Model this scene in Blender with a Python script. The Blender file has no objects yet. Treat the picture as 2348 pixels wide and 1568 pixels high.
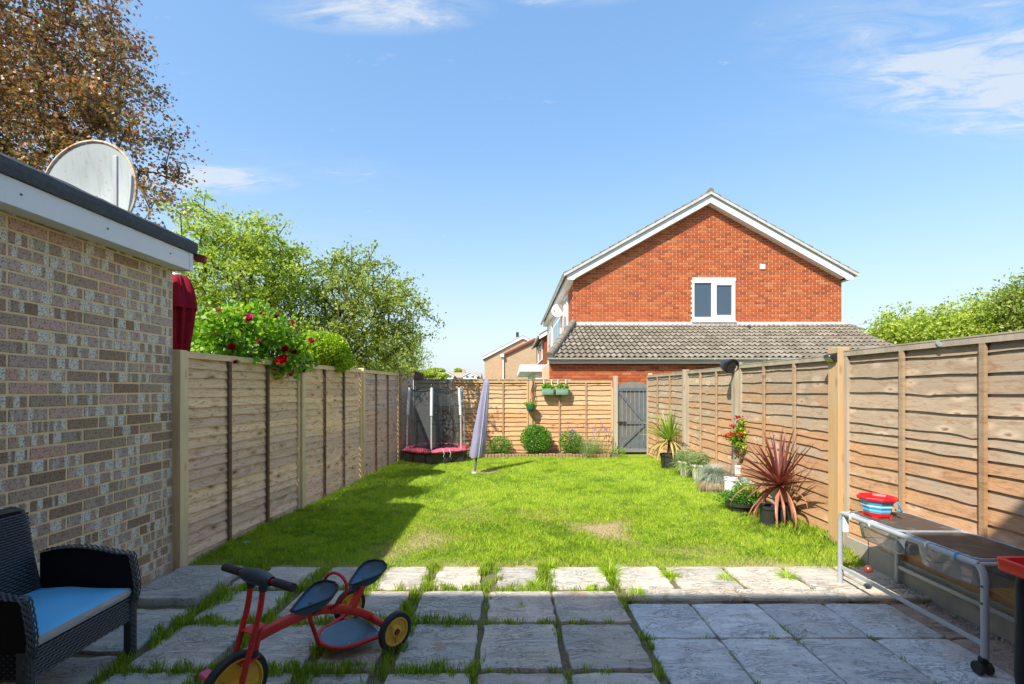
import bpy, math, random
import numpy as np
from mathutils import Vector, Matrix, Euler

R = random.Random(7)
SC = bpy.context.scene
COL = SC.collection
rad = math.radians

# ------------------------------------------------------------------ camera, sky, sun, exposure
CAMH, FOC, CX, HZ = 1.465, 1075.0, 1173.5, 890.0      # camera height, focal length / centre / horizon of a 2347-wide picture
cam = bpy.data.cameras.new('camera'); camo = bpy.data.objects.new('camera', cam); COL.objects.link(camo)
camo.location = (0, 0, CAMH); camo.rotation_euler = (rad(90), 0, 0)
cam.sensor_width = 36; cam.lens = FOC / 2347 * 36; cam.shift_y = (HZ - 784) / 2347
cam.clip_start = .05; cam.clip_end = 1500
SC.camera = camo

SUN = Vector((.55, .75, -1)).normalized()              # direction the light travels
SUN_EL = math.asin(-SUN.z); SUN_ROT = math.atan2(-SUN.x, -SUN.y)
W = bpy.data.worlds.new('World'); SC.world = W; W.use_nodes = True
SKY_STRENGTH, SUN_STRENGTH, EXPOSURE = .15, 2.1, 1.93
lamp = bpy.data.lights.new('sun', 'SUN'); lamp.energy = SUN_STRENGTH; lamp.angle = rad(.6); lamp.color = (1, .93, .82)
lampo = bpy.data.objects.new('sun', lamp); COL.objects.link(lampo)
lampo.rotation_euler = SUN.to_track_quat('-Z', 'Y').to_euler(); lampo.location = (-10, -12, 20)
SC.view_settings.view_transform = 'Standard'; SC.view_settings.look = 'None'
SC.view_settings.exposure = EXPOSURE; SC.view_settings.gamma = 1; SC.view_settings.use_curve_mapping = False


# ------------------------------------------------------------------ node helper
class NT:
    def __init__(s, tree): s.t = tree; s.t.nodes.clear()
    def n(s, typ, ins=None, **at):
        nd = s.t.nodes.new(typ)
        for k, v in at.items(): setattr(nd, k, v)
        for k, v in (ins or {}).items():
            if isinstance(v, bpy.types.NodeSocket): s.t.links.new(v, nd.inputs[k])
            else: nd.inputs[k].default_value = v
        return nd
    def m(s, op, a, b=0.0, c=0.0, clamp=False):
        return s.n('ShaderNodeMath', {0: a, 1: b, 2: c}, operation=op, use_clamp=clamp).outputs[0]
    def noise(s, vec, scale, detail=3, rough=.55, dist=0.0, color=False):
        nd = s.n('ShaderNodeTexNoise', {'Vector': vec, 'Scale': scale, 'Detail': detail, 'Roughness': rough, 'Distortion': dist})
        return nd.outputs['Color' if color else 'Fac']
    def map(s, vec, sc=(1, 1, 1), loc=(0, 0, 0), rot=(0, 0, 0)):
        return s.n('ShaderNodeMapping', {'Vector': vec, 'Scale': sc, 'Location': loc, 'Rotation': rot}).outputs[0]
    def ramp(s, fac, stops, interp='LINEAR'):
        nd = s.n('ShaderNodeValToRGB', {'Fac': fac}); cr = nd.color_ramp; cr.interpolation = interp
        while len(cr.elements) < len(stops): cr.elements.new(.5)
        for e, (p, c) in zip(cr.elements, stops):
            e.position = p; e.color = (c, c, c, 1) if isinstance(c, (int, float)) else (*c, 1)
        return nd.outputs[0]
    def mix(s, f, a, b, blend='MIX'):
        def q(c): return (*c, 1) if isinstance(c, tuple) and len(c) == 3 else c
        nd = s.n('ShaderNodeMix', data_type='RGBA', blend_type=blend)
        for i, v in ((0, f), (6, q(a)), (7, q(b))):
            if isinstance(v, bpy.types.NodeSocket): s.t.links.new(v, nd.inputs[i])
            else: nd.inputs[i].default_value = v
        return nd.outputs[2]
    def obj(s): return s.n('ShaderNodeTexCoord').outputs['Object']
    def rnd(s):
        a = s.n('ShaderNodeObjectInfo').outputs['Random']; b = s.n('ShaderNodeNewGeometry').outputs['Random Per Island']
        return s.m('FRACT', s.m('ADD', a, b))
    def sep(s, v):
        return s.n('ShaderNodeSeparateXYZ', {0: v}).outputs
    def comb(s, x, y, z): return s.n('ShaderNodeCombineXYZ', {0: x, 1: y, 2: z}).outputs[0]


MATS = {}
def material(name, fn):
    m = bpy.data.materials.new(name); m.use_nodes = True
    g = NT(m.node_tree)
    out = g.n('ShaderNodeOutputMaterial')
    sh = fn(g)
    g.t.links.new(sh, out.inputs[0]); MATS[name] = m
    return m
def bsdf(g, col, rough=.7, spec=.3, bump=None, bs=.3, bd=.01, metal=0.0, **extra):
    ins = {'Base Color': (*col, 1) if isinstance(col, tuple) else col, 'Roughness': rough, 'Specular IOR Level': spec, 'Metallic': metal}
    if bump is not None:
        ins['Normal'] = g.n('ShaderNodeBump', {'Height': bump, 'Strength': bs, 'Distance': bd}).outputs[0]
    ins.update(extra)
    return g.n('ShaderNodeBsdfPrincipled', ins).outputs[0]
def plain(name, col, rough=.6, spec=.3, var=.12, scale=14, metal=0.0, bs=.15):
    def f(g):
        o = g.obj(); nz = g.noise(o, scale, 4)
        v = g.m('ADD', 1 - var, g.m('MULTIPLY', nz, 2 * var))
        c = g.mix(1.0, col, g.comb(v, v, v), 'MULTIPLY')
        d = g.ramp(g.noise(o, scale * .35, 5, .65), [(.5, 0.0), (.8, 1.0)])
        c = g.mix(g.m('MULTIPLY', d, var), c, tuple(x * .45 + .02 for x in col))
        return bsdf(g, c, rough, spec, nz, bs, .004, metal)
    return material(name, f)

# world: Nishita sky with thin cirrus
def sky():
    g = NT(W.node_tree)
    out = g.n('ShaderNodeOutputWorld')
    st = g.n('ShaderNodeTexSky', sky_type='NISHITA', sun_disc=False, sun_elevation=SUN_EL, sun_rotation=SUN_ROT,
             air_density=1.0, dust_density=1.1, ozone_density=1.6, altitude=50)
    d = g.n('ShaderNodeTexCoord').outputs['Generated']
    x, y, z = g.sep(d)[:3]
    zz = g.m('MAXIMUM', z, .04)
    p = g.comb(g.m('DIVIDE', x, zz), g.m('DIVIDE', y, zz), 0.0)
    n1 = g.noise(g.map(p, (3.6, 9.5, 1), (3.1, .4, 0), (0, 0, rad(12))), 1.0, 10, .66, .8)
    n2 = g.noise(g.map(p, (1, 1.7, 1), (7.3, 2.2, 0)), .55, 4, .5)
    def blob(cx, cy, rx, ry, rot=0.0):
        q = g.map(g.map(g.map(p, (1, 1, 1), (-cx, -cy, 0)), (1, 1, 1), (0, 0, 0), (0, 0, -rot)), (1 / rx, 1 / ry, 1))
        L = g.n('ShaderNodeVectorMath', {0: q}, operation='LENGTH').outputs['Value']
        return g.m('SUBTRACT', 1.0, L, clamp=True)
    m = g.m('MAXIMUM', blob(-.37, 1.24, .34, .10), g.m('MULTIPLY', blob(1.72, 1.56, 1.15, .34, rad(16)), 1.0))
    m = g.m('MAXIMUM', m, g.m('MULTIPLY', blob(-1.48, 2.24, .50, .22), 1.15))
    m = g.m('MAXIMUM', m, g.m('MULTIPLY', blob(.15, 1.19, .2, .05), .5))
    m = g.m('MAXIMUM', m, g.m('MULTIPLY', g.ramp(n2, [(.58, 0.0), (.8, 1.0)]), .25))      # the rest of the sky carries wisps too
    lo = g.m('ADD', g.m('MULTIPLY', m, .85), g.m('MULTIPLY', g.m('SUBTRACT', n1, .62), 2.1))
    a = g.m('MULTIPLY', g.ramp(lo, [(.05, 0.0), (.42, 1.0)]), .74)
    soft = g.m('MULTIPLY', g.ramp(m, [(0.0, 0.0), (.45, 1.0)]), g.m('MULTIPLY', g.ramp(n1, [(.38, .0), (.60, 1.0)]), .42))
    a = g.m('MAXIMUM', a, soft)
    lowf = g.ramp(z, [(-.02, .94), (.10, .60), (.26, .16), (.45, 0.0)])                              # pale haze near the horizon
    c = g.n('ShaderNodeGamma', {'Color': st.outputs[0], 'Gamma': .52}).outputs[0]        # a gentler contrast over the whole sky
    c = g.n('ShaderNodeHueSaturation', {'Color': c, 'Hue': .503, 'Saturation': 1.66, 'Value': .935}).outputs[0]
    c = g.mix(lowf, c, (1.32, 1.50, 1.66))
    c = g.mix(a, c, (1.42, 1.52, 1.62))
    bg = g.n('ShaderNodeBackground', {'Color': c, 'Strength': SKY_STRENGTH})
    g.t.links.new(bg.outputs[0], out.inputs[0])
sky()

# ------------------------------------------------------------------ materials
def m_wood(name, lo, hi, knot, zlo, zhi, axis='y', streak=.5, knotpale=False, dark=(.12, .075, .045)):
    def f(g):
        o = g.obj(); x, y, z = g.sep(o)[:3]
        u = y if axis == 'y' else x
        r = g.n('ShaderNodeObjectInfo').outputs['Random']
        uo = g.m('ADD', u, g.m('MULTIPLY', r, 37.0))
        v = g.comb(g.m('MULTIPLY', uo, 1.0), 0.0, g.m('MULTIPLY', z, 1.0))
        grain = g.noise(g.map(v, (2.2, 1, 70)), 1.0, 4, .6, .6)
        fine = g.noise(g.map(v, (9, 1, 260)), 1.0, 3, .6)
        big = g.noise(g.map(g.comb(u, 0.0, z), (1.1, 1, 1.6)), 1.0, 3)
        t = g.m('ADD', g.m('DIVIDE', g.m('SUBTRACT', z, zlo), zhi - zlo), g.m('MULTIPLY', g.m('SUBTRACT', big, .5), 2.2))
        t = g.m('ADD', t, g.m('MULTIPLY', g.m('SUBTRACT', r, .5), .9))
        c = g.mix(g.ramp(t, [(.25, 0.0), (.75, 1.0)]), lo, hi)
        gv = g.m('ADD', 1 - .35 * streak, g.m('MULTIPLY', grain, .7 * streak))
        c = g.mix(1.0, c, g.comb(gv, gv, gv), 'MULTIPLY')
        bl = g.noise(g.map(v, (4.2, 1, 17), (5, 0, 1)), 1.0, 5, .65, 2.2)
        c = g.mix(g.m('MULTIPLY', g.ramp(bl, [(.54, 0.0), (.63, 1.0)]), .25 + .5 * min(1, streak * .9)), c, knot)
        ring = g.m('ABSOLUTE', g.m('SUBTRACT', g.m('FRACT', g.m('MULTIPLY', g.noise(g.map(v, (1.6, 1, 9)), 1.0, 2, .5, 1.2), 11.0)), .5))
        c = g.mix(g.m('MULTIPLY', g.ramp(ring, [(0.0, 1.0), (.16, 0.0)]), .30), c, knot)
        dist = g.n('ShaderNodeVectorMath', {0: g.map(v, (4.6, 1, 11)), 1: g.n('ShaderNodeVectorMath', {0: g.noise(g.map(v, (16, 1, 40)), 1.0, 2, .5, 0, True), 3: .25}, operation='SCALE').outputs[0]}, operation='ADD').outputs[0]
        vo = g.n('ShaderNodeTexVoronoi', {'Vector': dist, 'Scale': 1.0, 'Randomness': .8})
        dd = vo.outputs['Distance']; sel = g.ramp(g.sep(vo.outputs['Color'])[0], [(.40, 0.0), (.42, 1.0)])
        kn = g.m('MULTIPLY', g.ramp(dd, [(.05, 1.0), (.17, 0.0)]), sel)
        hal = g.m('MULTIPLY', g.ramp(dd, [(.08, 1.0), (.42, 0.0)]), sel)
        c = g.mix(g.m('MULTIPLY', hal, .62), c, (.74, .58, .42) if knotpale else knot)
        c = g.mix(g.m('MULTIPLY', kn, .8), c, dark)
        rv = g.m('ADD', .84, g.m('MULTIPLY', r, .3))
        c = g.mix(1.0, c, g.comb(rv, rv, rv), 'MULTIPLY')
        return bsdf(g, c, .75, .2, g.m('ADD', grain, g.m('MULTIPLY', fine, .6)), .35, .004)
    return material(name, f)
m_wood('wood_right', (.54, .32, .175), (.40, .315, .225), (.27, .14, .07), .5, 1.5, streak=.6, knotpale=True)
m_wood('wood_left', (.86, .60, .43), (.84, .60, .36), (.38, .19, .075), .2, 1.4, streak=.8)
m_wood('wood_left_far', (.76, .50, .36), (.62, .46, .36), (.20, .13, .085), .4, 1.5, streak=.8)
m_wood('wood_back', (.62, .345, .175), (.54, .36, .21), (.34, .19, .09), .3, 1.5, axis='x')
m_wood('wood_old', (.34, .27, .20), (.40, .34, .26), (.15, .11, .08), .3, 1.5, axis='x')
m_wood('batten', (.44, .27, .145), (.38, .28, .18), (.22, .13, .07), .3, 1.5)
m_wood('batten_dark', (.21, .125, .075), (.19, .12, .08), (.12, .07, .045), .3, 1.5)
def m_post(name, a, b):
    def f(g):
        o = g.obj()
        gr = g.noise(g.map(o, (45, 45, 1.6)), 1.0, 4, .6, .8); bl = g.noise(g.map(o, (6, 6, 1.2)), 1.0, 3)
        c = g.mix(g.ramp(bl, [(.4, 0.0), (.65, 1.0)]), a, b)
        gv = g.m('ADD', .72, g.m('MULTIPLY', gr, .55)); c = g.mix(1.0, c, g.comb(gv, gv, gv), 'MULTIPLY')
        vo = g.n('ShaderNodeTexVoronoi', {'Vector': g.map(o, (11, 11, 3.2)), 'Scale': 1.0})
        c = g.mix(g.m('MULTIPLY', g.ramp(vo.outputs['Distance'], [(.06, 1.0), (.2, 0.0)]), .5), c, (.2, .11, .05))
        return bsdf(g, c, .75, .2, gr, .3, .003)
    return material(name, f)
m_post('post_warm', (.54, .34, .16), (.48, .36, .22)); m_post('post_pale', (.80, .60, .34), (.70, .54, .34)); m_post('post_grey', (.42, .36, .28), (.33, .28, .21))

def f_brick_out(g):
    o = g.obj(); r = g.n('ShaderNodeObjectInfo').outputs['Random']
    r2 = g.m('FRACT', g.m('MULTIPLY', r, 13.7)); r3 = g.m('FRACT', g.m('MULTIPLY', r, 71.3))
    x, y, z = g.sep(o)[:3]
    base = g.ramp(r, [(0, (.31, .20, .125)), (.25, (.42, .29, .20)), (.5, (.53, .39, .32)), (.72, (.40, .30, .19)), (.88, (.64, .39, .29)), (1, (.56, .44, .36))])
    wn = g.n('ShaderNodeTexWhiteNoise', {'W': g.m('ADD', g.m('FLOOR', g.m('MULTIPLY', g.m('ADD', y, r2), 23.0)), g.m('MULTIPLY', r, 91.0))}, noise_dimensions='1D').outputs[0]
    sm = g.noise(g.comb(g.m('ADD', y, g.m('MULTIPLY', r, 55.0)), 0.0, 0.0), 14.0, 1, .3)
    pale = g.m('MULTIPLY', g.ramp(sm, [(.49, 0.0), (.53, 1.0)]), g.ramp(r3, [(.3, 0.0), (.34, 1.0)]))
    sc = g.ramp(g.noise(g.map(o, (1, 1, 1), (0, 0, 0), (rad(35), 0, 0)), 150, 2, .7), [(.42, 0.0), (.6, 1.0)])
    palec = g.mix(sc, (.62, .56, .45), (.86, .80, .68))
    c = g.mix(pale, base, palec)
    sp = g.ramp(g.noise(o, 130, 3, .7), [(.53, 0.0), (.6, 1.0)])
    c = g.mix(g.m('MULTIPLY', sp, .75), c, (.055, .042, .035))
    sp2 = g.ramp(g.noise(g.map(o, (1, 1, 1), (4, 4, 4)), 95, 3, .7), [(.58, 0.0), (.66, 1.0)])
    c = g.mix(g.m('MULTIPLY', sp2, .35), c, (.42, .34, .25))
    return bsdf(g, c, .85, .15, g.noise(o, 120, 3, .7), .8, .004)
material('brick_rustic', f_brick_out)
def f_mortar(col, sc=60):
    def f(g):
        o = g.obj(); nz = g.noise(o, sc, 4, .7); v = g.m('ADD', .75, g.m('MULTIPLY', nz, .5))
        c = g.mix(1.0, col, g.comb(v, v, v), 'MULTIPLY')
        c = g.mix(g.m('MULTIPLY', g.ramp(g.noise(o, 3, 3), [(.5, 0.0), (.75, 1.0)]), .3), c, tuple(q * .6 for q in col))
        return bsdf(g, c, .9, .1, nz, .6, .003)
    return f
material('mortar_sand', f_mortar((.78, .57, .33))); material('mortar_peach', f_mortar((.86, .52, .33)))
def f_brick_red(g):
    o = g.obj(); r = g.rnd()
    c = g.ramp(r, [(0, (.24, .068, .033)), (.1, (.30, .078, .034)), (.25, (.36, .09, .035)), (.6, (.38, .095, .036)), (.85, (.42, .12, .045)), (1, (.46, .16, .07))])
    nz = g.noise(o, 25, 4, .7); v = g.m('ADD', .8, g.m('MULTIPLY', nz, .4))
    c = g.mix(1.0, c, g.comb(v, v, v), 'MULTIPLY')
    pat = g.ramp(g.noise(g.map(o, (.55, .55, .8)), 1.0, 3), [(.54, 0.0), (.72, 1.0)])
    c = g.mix(g.m('MULTIPLY', pat, .42), c, (.52, .19, .075))
    return bsdf(g, c, .85, .15, nz, .5, .003)
material('brick_red', f_brick_red)
def f_brick_tan(g):
    o = g.obj(); x, y, z = g.sep(o)[:3]
    bt = g.n('ShaderNodeTexBrick', {'Vector': g.comb(g.m('ADD', x, y), z, 0.0), 'Color1': (.36, .22, .13, 1), 'Color2': (.46, .31, .19, 1), 'Mortar': (.50, .40, .30, 1), 'Scale': 1.0,
                              'Mortar Size': .008, 'Brick Width': .225, 'Row Height': .075, 'Bias': .1})
    pat = g.ramp(g.noise(g.map(o, (.9, .9, 2.2)), 1.0, 4), [(.4, 0.0), (.7, 1.0)])
    return bsdf(g, g.mix(g.m('MULTIPLY', pat, .4), bt.outputs[0], (.52, .39, .26)), .85, .1)
material('brick_tan', f_brick_tan)
def f_tile(g):
    o = g.obj(); r = g.rnd()
    c = g.ramp(r, [(0, (.17, .15, .115)), (.5, (.21, .19, .15)), (1, (.27, .245, .20))])
    sp = g.ramp(g.noise(o, 26, 4, .7), [(.5, 0.0), (.62, 1.0)])
    ms = g.ramp(g.noise(g.map(o, (.7, .7, .7)), 1.0, 3), [(.36, .25), (.56, 1.0)])
    c = g.mix(g.m('MULTIPLY', g.m('MULTIPLY', sp, ms), .8), c, (.095, .075, .05))
    li = g.ramp(g.noise(g.map(o, (1, 1, 1), (9, 9, 9)), 60, 3, .7), [(.62, 0.0), (.7, 1.0)])
    c = g.mix(g.m('MULTIPLY', li, .7), c, (.40, .38, .32))
    return bsdf(g, c, .9, .1, g.noise(o, 60, 3, .7), .6, .006)
material('roof_tile', f_tile)
def f_slab(cool, warm, stain):
    def f(g):
        o = g.obj(); r = g.n('ShaderNodeObjectInfo').outputs['Random']
        off = g.comb(g.m('MULTIPLY', r, 31.0), g.m('MULTIPLY', r, 17.0), 0.0)
        p = g.n('ShaderNodeVectorMath', {0: o, 1: off}, operation='ADD').outputs[0]
        x, y, z = g.sep(p)[:3]
        a = g.noise(g.map(p, (3.2, 4.5, 1)), 1.0, 4, .6)
        rip = g.noise(g.map(p, (2.0, 6.5, 1), (0, 0, 0), (0, 0, rad(-14))), 1.6, 6, .62, 2.2)     # cleft ripples of riven stone
        rr = g.m('ABSOLUTE', g.m('SUBTRACT', g.m('FRACT', g.m('MULTIPLY', rip, 7.0)), .5))
        ln = g.m('MULTIPLY', g.ramp(rr, [(.0, 1.0), (.19, 0.0)]), g.ramp(g.noise(p, 4.5, 3), [(.40, .12), (.58, 1.0)]))
        fine = g.noise(p, 55, 4, .7)
        c = g.mix(g.ramp(g.m('ADD', a, g.m('MULTIPLY', g.m('SUBTRACT', r, .5), .25)), [(.35, 0.0), (.7, 1.0)]), cool, warm)
        v = g.m('ADD', .78, g.m('MULTIPLY', fine, .44)); c = g.mix(1.0, c, g.comb(v, v, v), 'MULTIPLY')
        c = g.mix(g.m('MULTIPLY', g.ramp(rip, [(.4, 1.0), (.56, 0.0)]), .32), c, tuple(q * .55 for q in cool)); c = g.mix(g.m('MULTIPLY', ln, .55), c, tuple(q * .33 for q in cool))
        dk = g.ramp(g.noise(p, 30, 4, .75), [(.60, 0.0), (.66, 1.0)]); c = g.mix(g.m('MULTIPLY', dk, .6), c, (.06, .06, .055))
        st = g.ramp(g.noise(g.map(p, (5.5, 3.2, 1), (3, 1, 0)), 1.0, 3), [(.64, 0.0), (.70, 1.0)])
        c = g.mix(g.m('MULTIPLY', st, .45), c, stain)
        rv = g.m('ADD', .88, g.m('MULTIPLY', g.m('FRACT', g.m('MULTIPLY', r, 7.7)), .24)); c = g.mix(1.0, c, g.comb(rv, rv, rv), 'MULTIPLY')
        h = g.m('ADD', g.m('MULTIPLY', rip, 3.0), g.m('SUBTRACT', g.m('MULTIPLY', fine, .5), g.m('MULTIPLY', ln, .6)))
        return bsdf(g, c, .72, .25, h, .8, .009)
    return f
material('slab_riven', f_slab((.52, .50, .445), (.66, .56, .45), (.45, .28, .14)))
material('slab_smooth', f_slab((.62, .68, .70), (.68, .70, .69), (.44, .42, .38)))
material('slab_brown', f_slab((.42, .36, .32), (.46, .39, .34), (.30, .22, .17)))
def f_soil(g):
    o = g.obj(); nz = g.noise(o, 40, 5, .7)
    c = g.ramp(nz, [(.3, (.10, .08, .055)), (.6, (.20, .16, .11)), (.8, (.32, .27, .21))])
    ms = g.ramp(g.noise(o, 5, 4, .6), [(.45, 0.0), (.6, 1.0)])
    c = g.mix(g.m('MULTIPLY', ms, .7), c, (.13, .17, .045))
    return bsdf(g, c, .95, .1, nz, .9, .01)
material('soil', f_soil)
def f_lawn(g):
    o = g.obj(); nz = g.noise(o, 60, 5, .7)
    c = g.ramp(nz, [(.3, (.13, .19, .03)), (.55, (.22, .30, .04)), (.8, (.30, .33, .10))])
    dry = g.n('ShaderNodeAttribute', attribute_name='dry').outputs['Fac']
    c = g.mix(dry, c, g.mix(nz, (.30, .22, .12), (.50, .40, .25)))
    return bsdf(g, c, .95, .1, nz, .8, .01)
material('lawn_soil', f_lawn)
def f_ground(g):
    o = g.obj(); nz = g.noise(o, .4, 5, .7)
    return bsdf(g, g.ramp(nz, [(.35, (.07, .11, .03)), (.6, (.12, .15, .05)), (.75, (.22, .2, .16))]), .95, .1)
material('ground', f_ground)

def leafy(name, stops, trans=.35, rough=.45, noise_scale=1.2, tint=None, tmul=(1.0, 1.15, .55), dry=False):
    def f(g):
        o = g.obj(); r = g.rnd()
        nz = g.noise(o, noise_scale, 3)
        k = g.m('ADD', g.m('MULTIPLY', r, .7), g.m('MULTIPLY', g.m('SUBTRACT', nz, .35), .8))
        c = g.ramp(k, stops)
        if tint: c = g.mix(g.ramp(g.noise(o, noise_scale * .6, 2), [(.5, 0.0), (.68, 1.0)]), c, tint)
        if dry:
            tn = g.n('ShaderNodeAttribute', attribute_name='tone').outputs['Fac']; c = g.mix(g.ramp(tn, [(.2, .75), (.5, 0.0)]), c, (.11, .24, .014)); c = g.mix(g.ramp(tn, [(.6, 0.0), (1.0, .55)]), c, (.62, .66, .13))
            c = g.mix(g.n('ShaderNodeAttribute', attribute_name='dry').outputs['Fac'], c, (.44, .36, .17))
        a = bsdf(g, c, rough, .35)
        t = g.n('ShaderNodeBsdfTranslucent', {'Color': g.mix(1.0, c, (*tmul, 1), 'MULTIPLY')}).outputs[0]
        return g.n('ShaderNodeMixShader', {0: trans, 1: a, 2: t}).outputs[0]
    return material(name, f)
leafy('grass', [(0, (.19, .34, .02)), (.35, (.38, .57, .028)), (.75, (.62, .78, .08)), (1, (.62, .68, .20))], .5, .5, 1.1, dry=True, tmul=(1.05, 1.1, .5))
leafy('leaf_copper', [(0, (.08, .045, .05)), (.25, (.24, .13, .085)), (.48, (.27, .28, .10)), (.66, (.34, .21, .11)), (.82, (.56, .30, .14)), (1, (.70, .44, .20))], .3, .4, .35, tmul=(1.3, .9, .5))
leafy('leaf_light', [(0, (.22, .30, .05)), (.5, (.42, .52, .08)), (1, (.68, .70, .17))], .5, .45, .5)
leafy('leaf_apple', [(0, (.16, .22, .045)), (.5, (.32, .40, .08)), (1, (.56, .60, .16))], .45, .45, .6)
leafy('leaf_rose', [(0, (.06, .17, .03)), (.4, (.20, .40, .035)), (.8, (.40, .60, .05)), (1, (.58, .66, .09))], .5, .4, 2.5)
leafy('leaf_lime', [(0, (.10, .22, .02)), (.5, (.42, .56, .03)), (1, (.68, .72, .06))], .5, .4, 2.0)
leafy('leaf_box', [(0, (.05, .16, .02)), (.5, (.12, .30, .03)), (1, (.24, .44, .06))], .35, .4, 3)
leafy('leaf_dull', [(0, (.10, .15, .05)), (.5, (.17, .23, .09)), (1, (.27, .32, .14))], .3, .6, 3)
leafy('leaf_lavender', [(0, (.22, .30, .12)), (.5, (.36, .45, .20)), (1, (.5, .56, .32))], .3, .6, 4)
leafy('leaf_silver', [(0, (.30, .38, .30)), (.5, (.45, .52, .45)), (1, (.62, .68, .60))], .25, .6, 5)
leafy('leaf_fescue', [(0, (.30, .36, .32)), (.5, (.46, .52, .46)), (1, (.60, .60, .50))], .25, .6, 5)
leafy('straw', [(0, (.35, .24, .14)), (.5, (.52, .38, .24)), (1, (.66, .52, .36))], .25, .6, 5)
leafy('leaf_green_strap', [(0, (.13, .24, .03)), (.5, (.26, .38, .05)), (1, (.42, .50, .13))], .3, .4, 6)
leafy('leaf_yellow_strap', [(0, (.46, .38, .10)), (.5, (.56, .46, .15)), (1, (.60, .40, .22))], .3, .45, 6)
leafy('leaf_red_strap', [(0, (.13, .035, .038)), (.5, (.25, .075, .065)), (1, (.40, .17, .13))], .22, .35, 6, tmul=(1.3, .6, .5))
leafy('leaf_red_low', [(0, (.28, .10, .06)), (.5, (.42, .18, .12)), (1, (.5, .25, .17))], .22, .4, 6, tmul=(1.2, .7, .6))
leafy('petal_red', [(0, (.30, .004, .012)), (1, (.62, .012, .03))], .25, .5, 6, tmul=(1.2, .5, .5))
leafy('petal_magenta', [(0, (.42, .01, .09)), (1, (.68, .05, .25))], .25, .5, 6, tmul=(1.2, .5, .9))
leafy('petal_faded', [(0, (.28, .06, .045)), (1, (.5, .18, .12))], .2, .6, 6, tmul=(1.2, .7, .6))
leafy('petal_purple', [(0, (.20, .14, .30)), (1, (.36, .28, .50))], .2, .6, 6, tmul=(1, .9, 1.1))
def f_bark(g):
    o = g.obj(); nz = g.noise(g.map(o, (14, 14, 4)), 1.0, 4)
    return bsdf(g, g.ramp(nz, [(.3, (.06, .045, .035)), (.7, (.19, .155, .12))]), .9, .1, nz, .5, .01)
material('bark', f_bark)

plain('white_pvc', (.80, .81, .82), .35, .5, .05, 3); plain('white_board', (.76, .77, .78), .45, .4, .07, 2)
plain('verge', (.50, .49, .44), .9, .1, .35, 8); plain('soffit', (.66, .70, .74), .5, .3, .05, 3); plain('gutter_grey', (.55, .54, .53), .4, .4, .12, 6)
plain('render_white', (.78, .77, .74), .7, .2, .1, 2)
plain('lead', (.62, .61, .62), .6, .3, .12, 3); plain('concrete', (.37, .34, .28), .9, .15, .3, 9, bs=.5)
plain('rubber', (.03, .03, .033), .6, .4, .1); plain('black_plastic', (.022, .023, .026), .35, .5, .15); plain('black_metal', (.03, .031, .033), .4, .5, .2)
def f_redpaint(g):
    o = g.obj(); nz = g.noise(o, 9, 4)
    c = g.mix(g.ramp(nz, [(.35, 0.0), (.65, 1.0)]), (.66, .030, .022), (.50, .028, .022))
    sc = g.ramp(g.noise(g.map(o, (60, 260, 60)), 1.0, 3, .7), [(.64, 0.0), (.68, 1.0)]); c = g.mix(g.m('MULTIPLY', sc, .5), c, (.62, .36, .33))
    ch = g.ramp(g.noise(o, 55, 4, .75), [(.66, 0.0), (.69, 1.0)]); c = g.mix(g.m('MULTIPLY', ch, .85), c, (.10, .045, .03))
    return bsdf(g, c, g.m('ADD', .28, g.m('MULTIPLY', nz, .3)), .5, nz, .15, .002)
material('red_paint', f_redpaint)
plain('red_plastic', (.72, .012, .018), .35, .5, .08, 5)
plain('yellow_plastic', (.78, .46, .04), .4, .5, .25, 14); plain('cover_navy', (.022, .045, .065), .35, .5, .3, 9); plain('blue_seat', (.045, .12, .18), .45, .5, .45, 9)
plain('blue_plate', (.10, .19, .25), .55, .4, .4, 5); plain('cushion', (.14, .50, .80), .75, .2, .10, 6); plain('piping_grey', (.42, .42, .41), .8, .2, .12, 20)
plain('wicker', (.05, .056, .060), .45, .5, .25, 30); plain('wicker_dark', (.012, .009, .010), .8, .2, .3, 12)
plain('steel', (.42, .45, .47), .4, .5, .1, 8, .15); plain('dark_bolt', (.08, .08, .08), .4, .5, .1)
def f_lid(g):
    o = g.obj(); a = g.noise(o, 4.5, 5, .65, .8); b = g.noise(o, 40, 4, .75)
    c = g.mix(g.m('MULTIPLY', g.ramp(a, [(.48, 0.0), (.68, 1.0)]), g.ramp(b, [(.35, .2), (.6, 1.0)])), (.075, .058, .048), (.24, .20, .17))
    return bsdf(g, c, .6, .3, b, .2, .002)
material('lid', f_lid)
plain('blue_rubber', (.10, .40, .60), .4, .4, .1, 8)
plain('light_blue', (.10, .46, .70), .4, .4, .08, 8); plain('maroon_cloth', (.26, .012, .028), .9, .12, .3, 14, bs=.5)
plain('maroon_tile', (.25, .05, .035), .7, .2, .25, 12)
plain('lilac_cloth', (.25, .24, .36), .8, .2, .14, 9, bs=.6); plain('foam_grey', (.60, .60, .66), .6, .3, .08, 6)
plain('pad_pink', (.66, .10, .16), .45, .5, .22, 8); plain('skirt_black', (.035, .03, .028), .55, .4, .3, 6); plain('mat_black', (.02, .02, .022), .6, .3, .2, 8)
plain('planter_sage', (.22, .38, .29), .5, .4, .12, 12); plain('planter_green', (.02, .12, .075), .4, .4, .12, 12)
plain('pot_white', (.60, .56, .50), .55, .4, .2, 9); plain('pot_pale', (.64, .66, .66), .45, .4, .12, 9); plain('pot_black', (.03, .031, .034), .4, .4, .25, 9)
plain('gate_grey', (.115, .135, .145), .75, .2, .3, 9); plain('gate_old', (.19, .19, .175), .8, .2, .3, 9)
plain('dark_wood', (.11, .07, .055), .8, .2, .25, 8); plain('lens', (.42, .46, .15), .35, .5, .1, 20)
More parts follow.
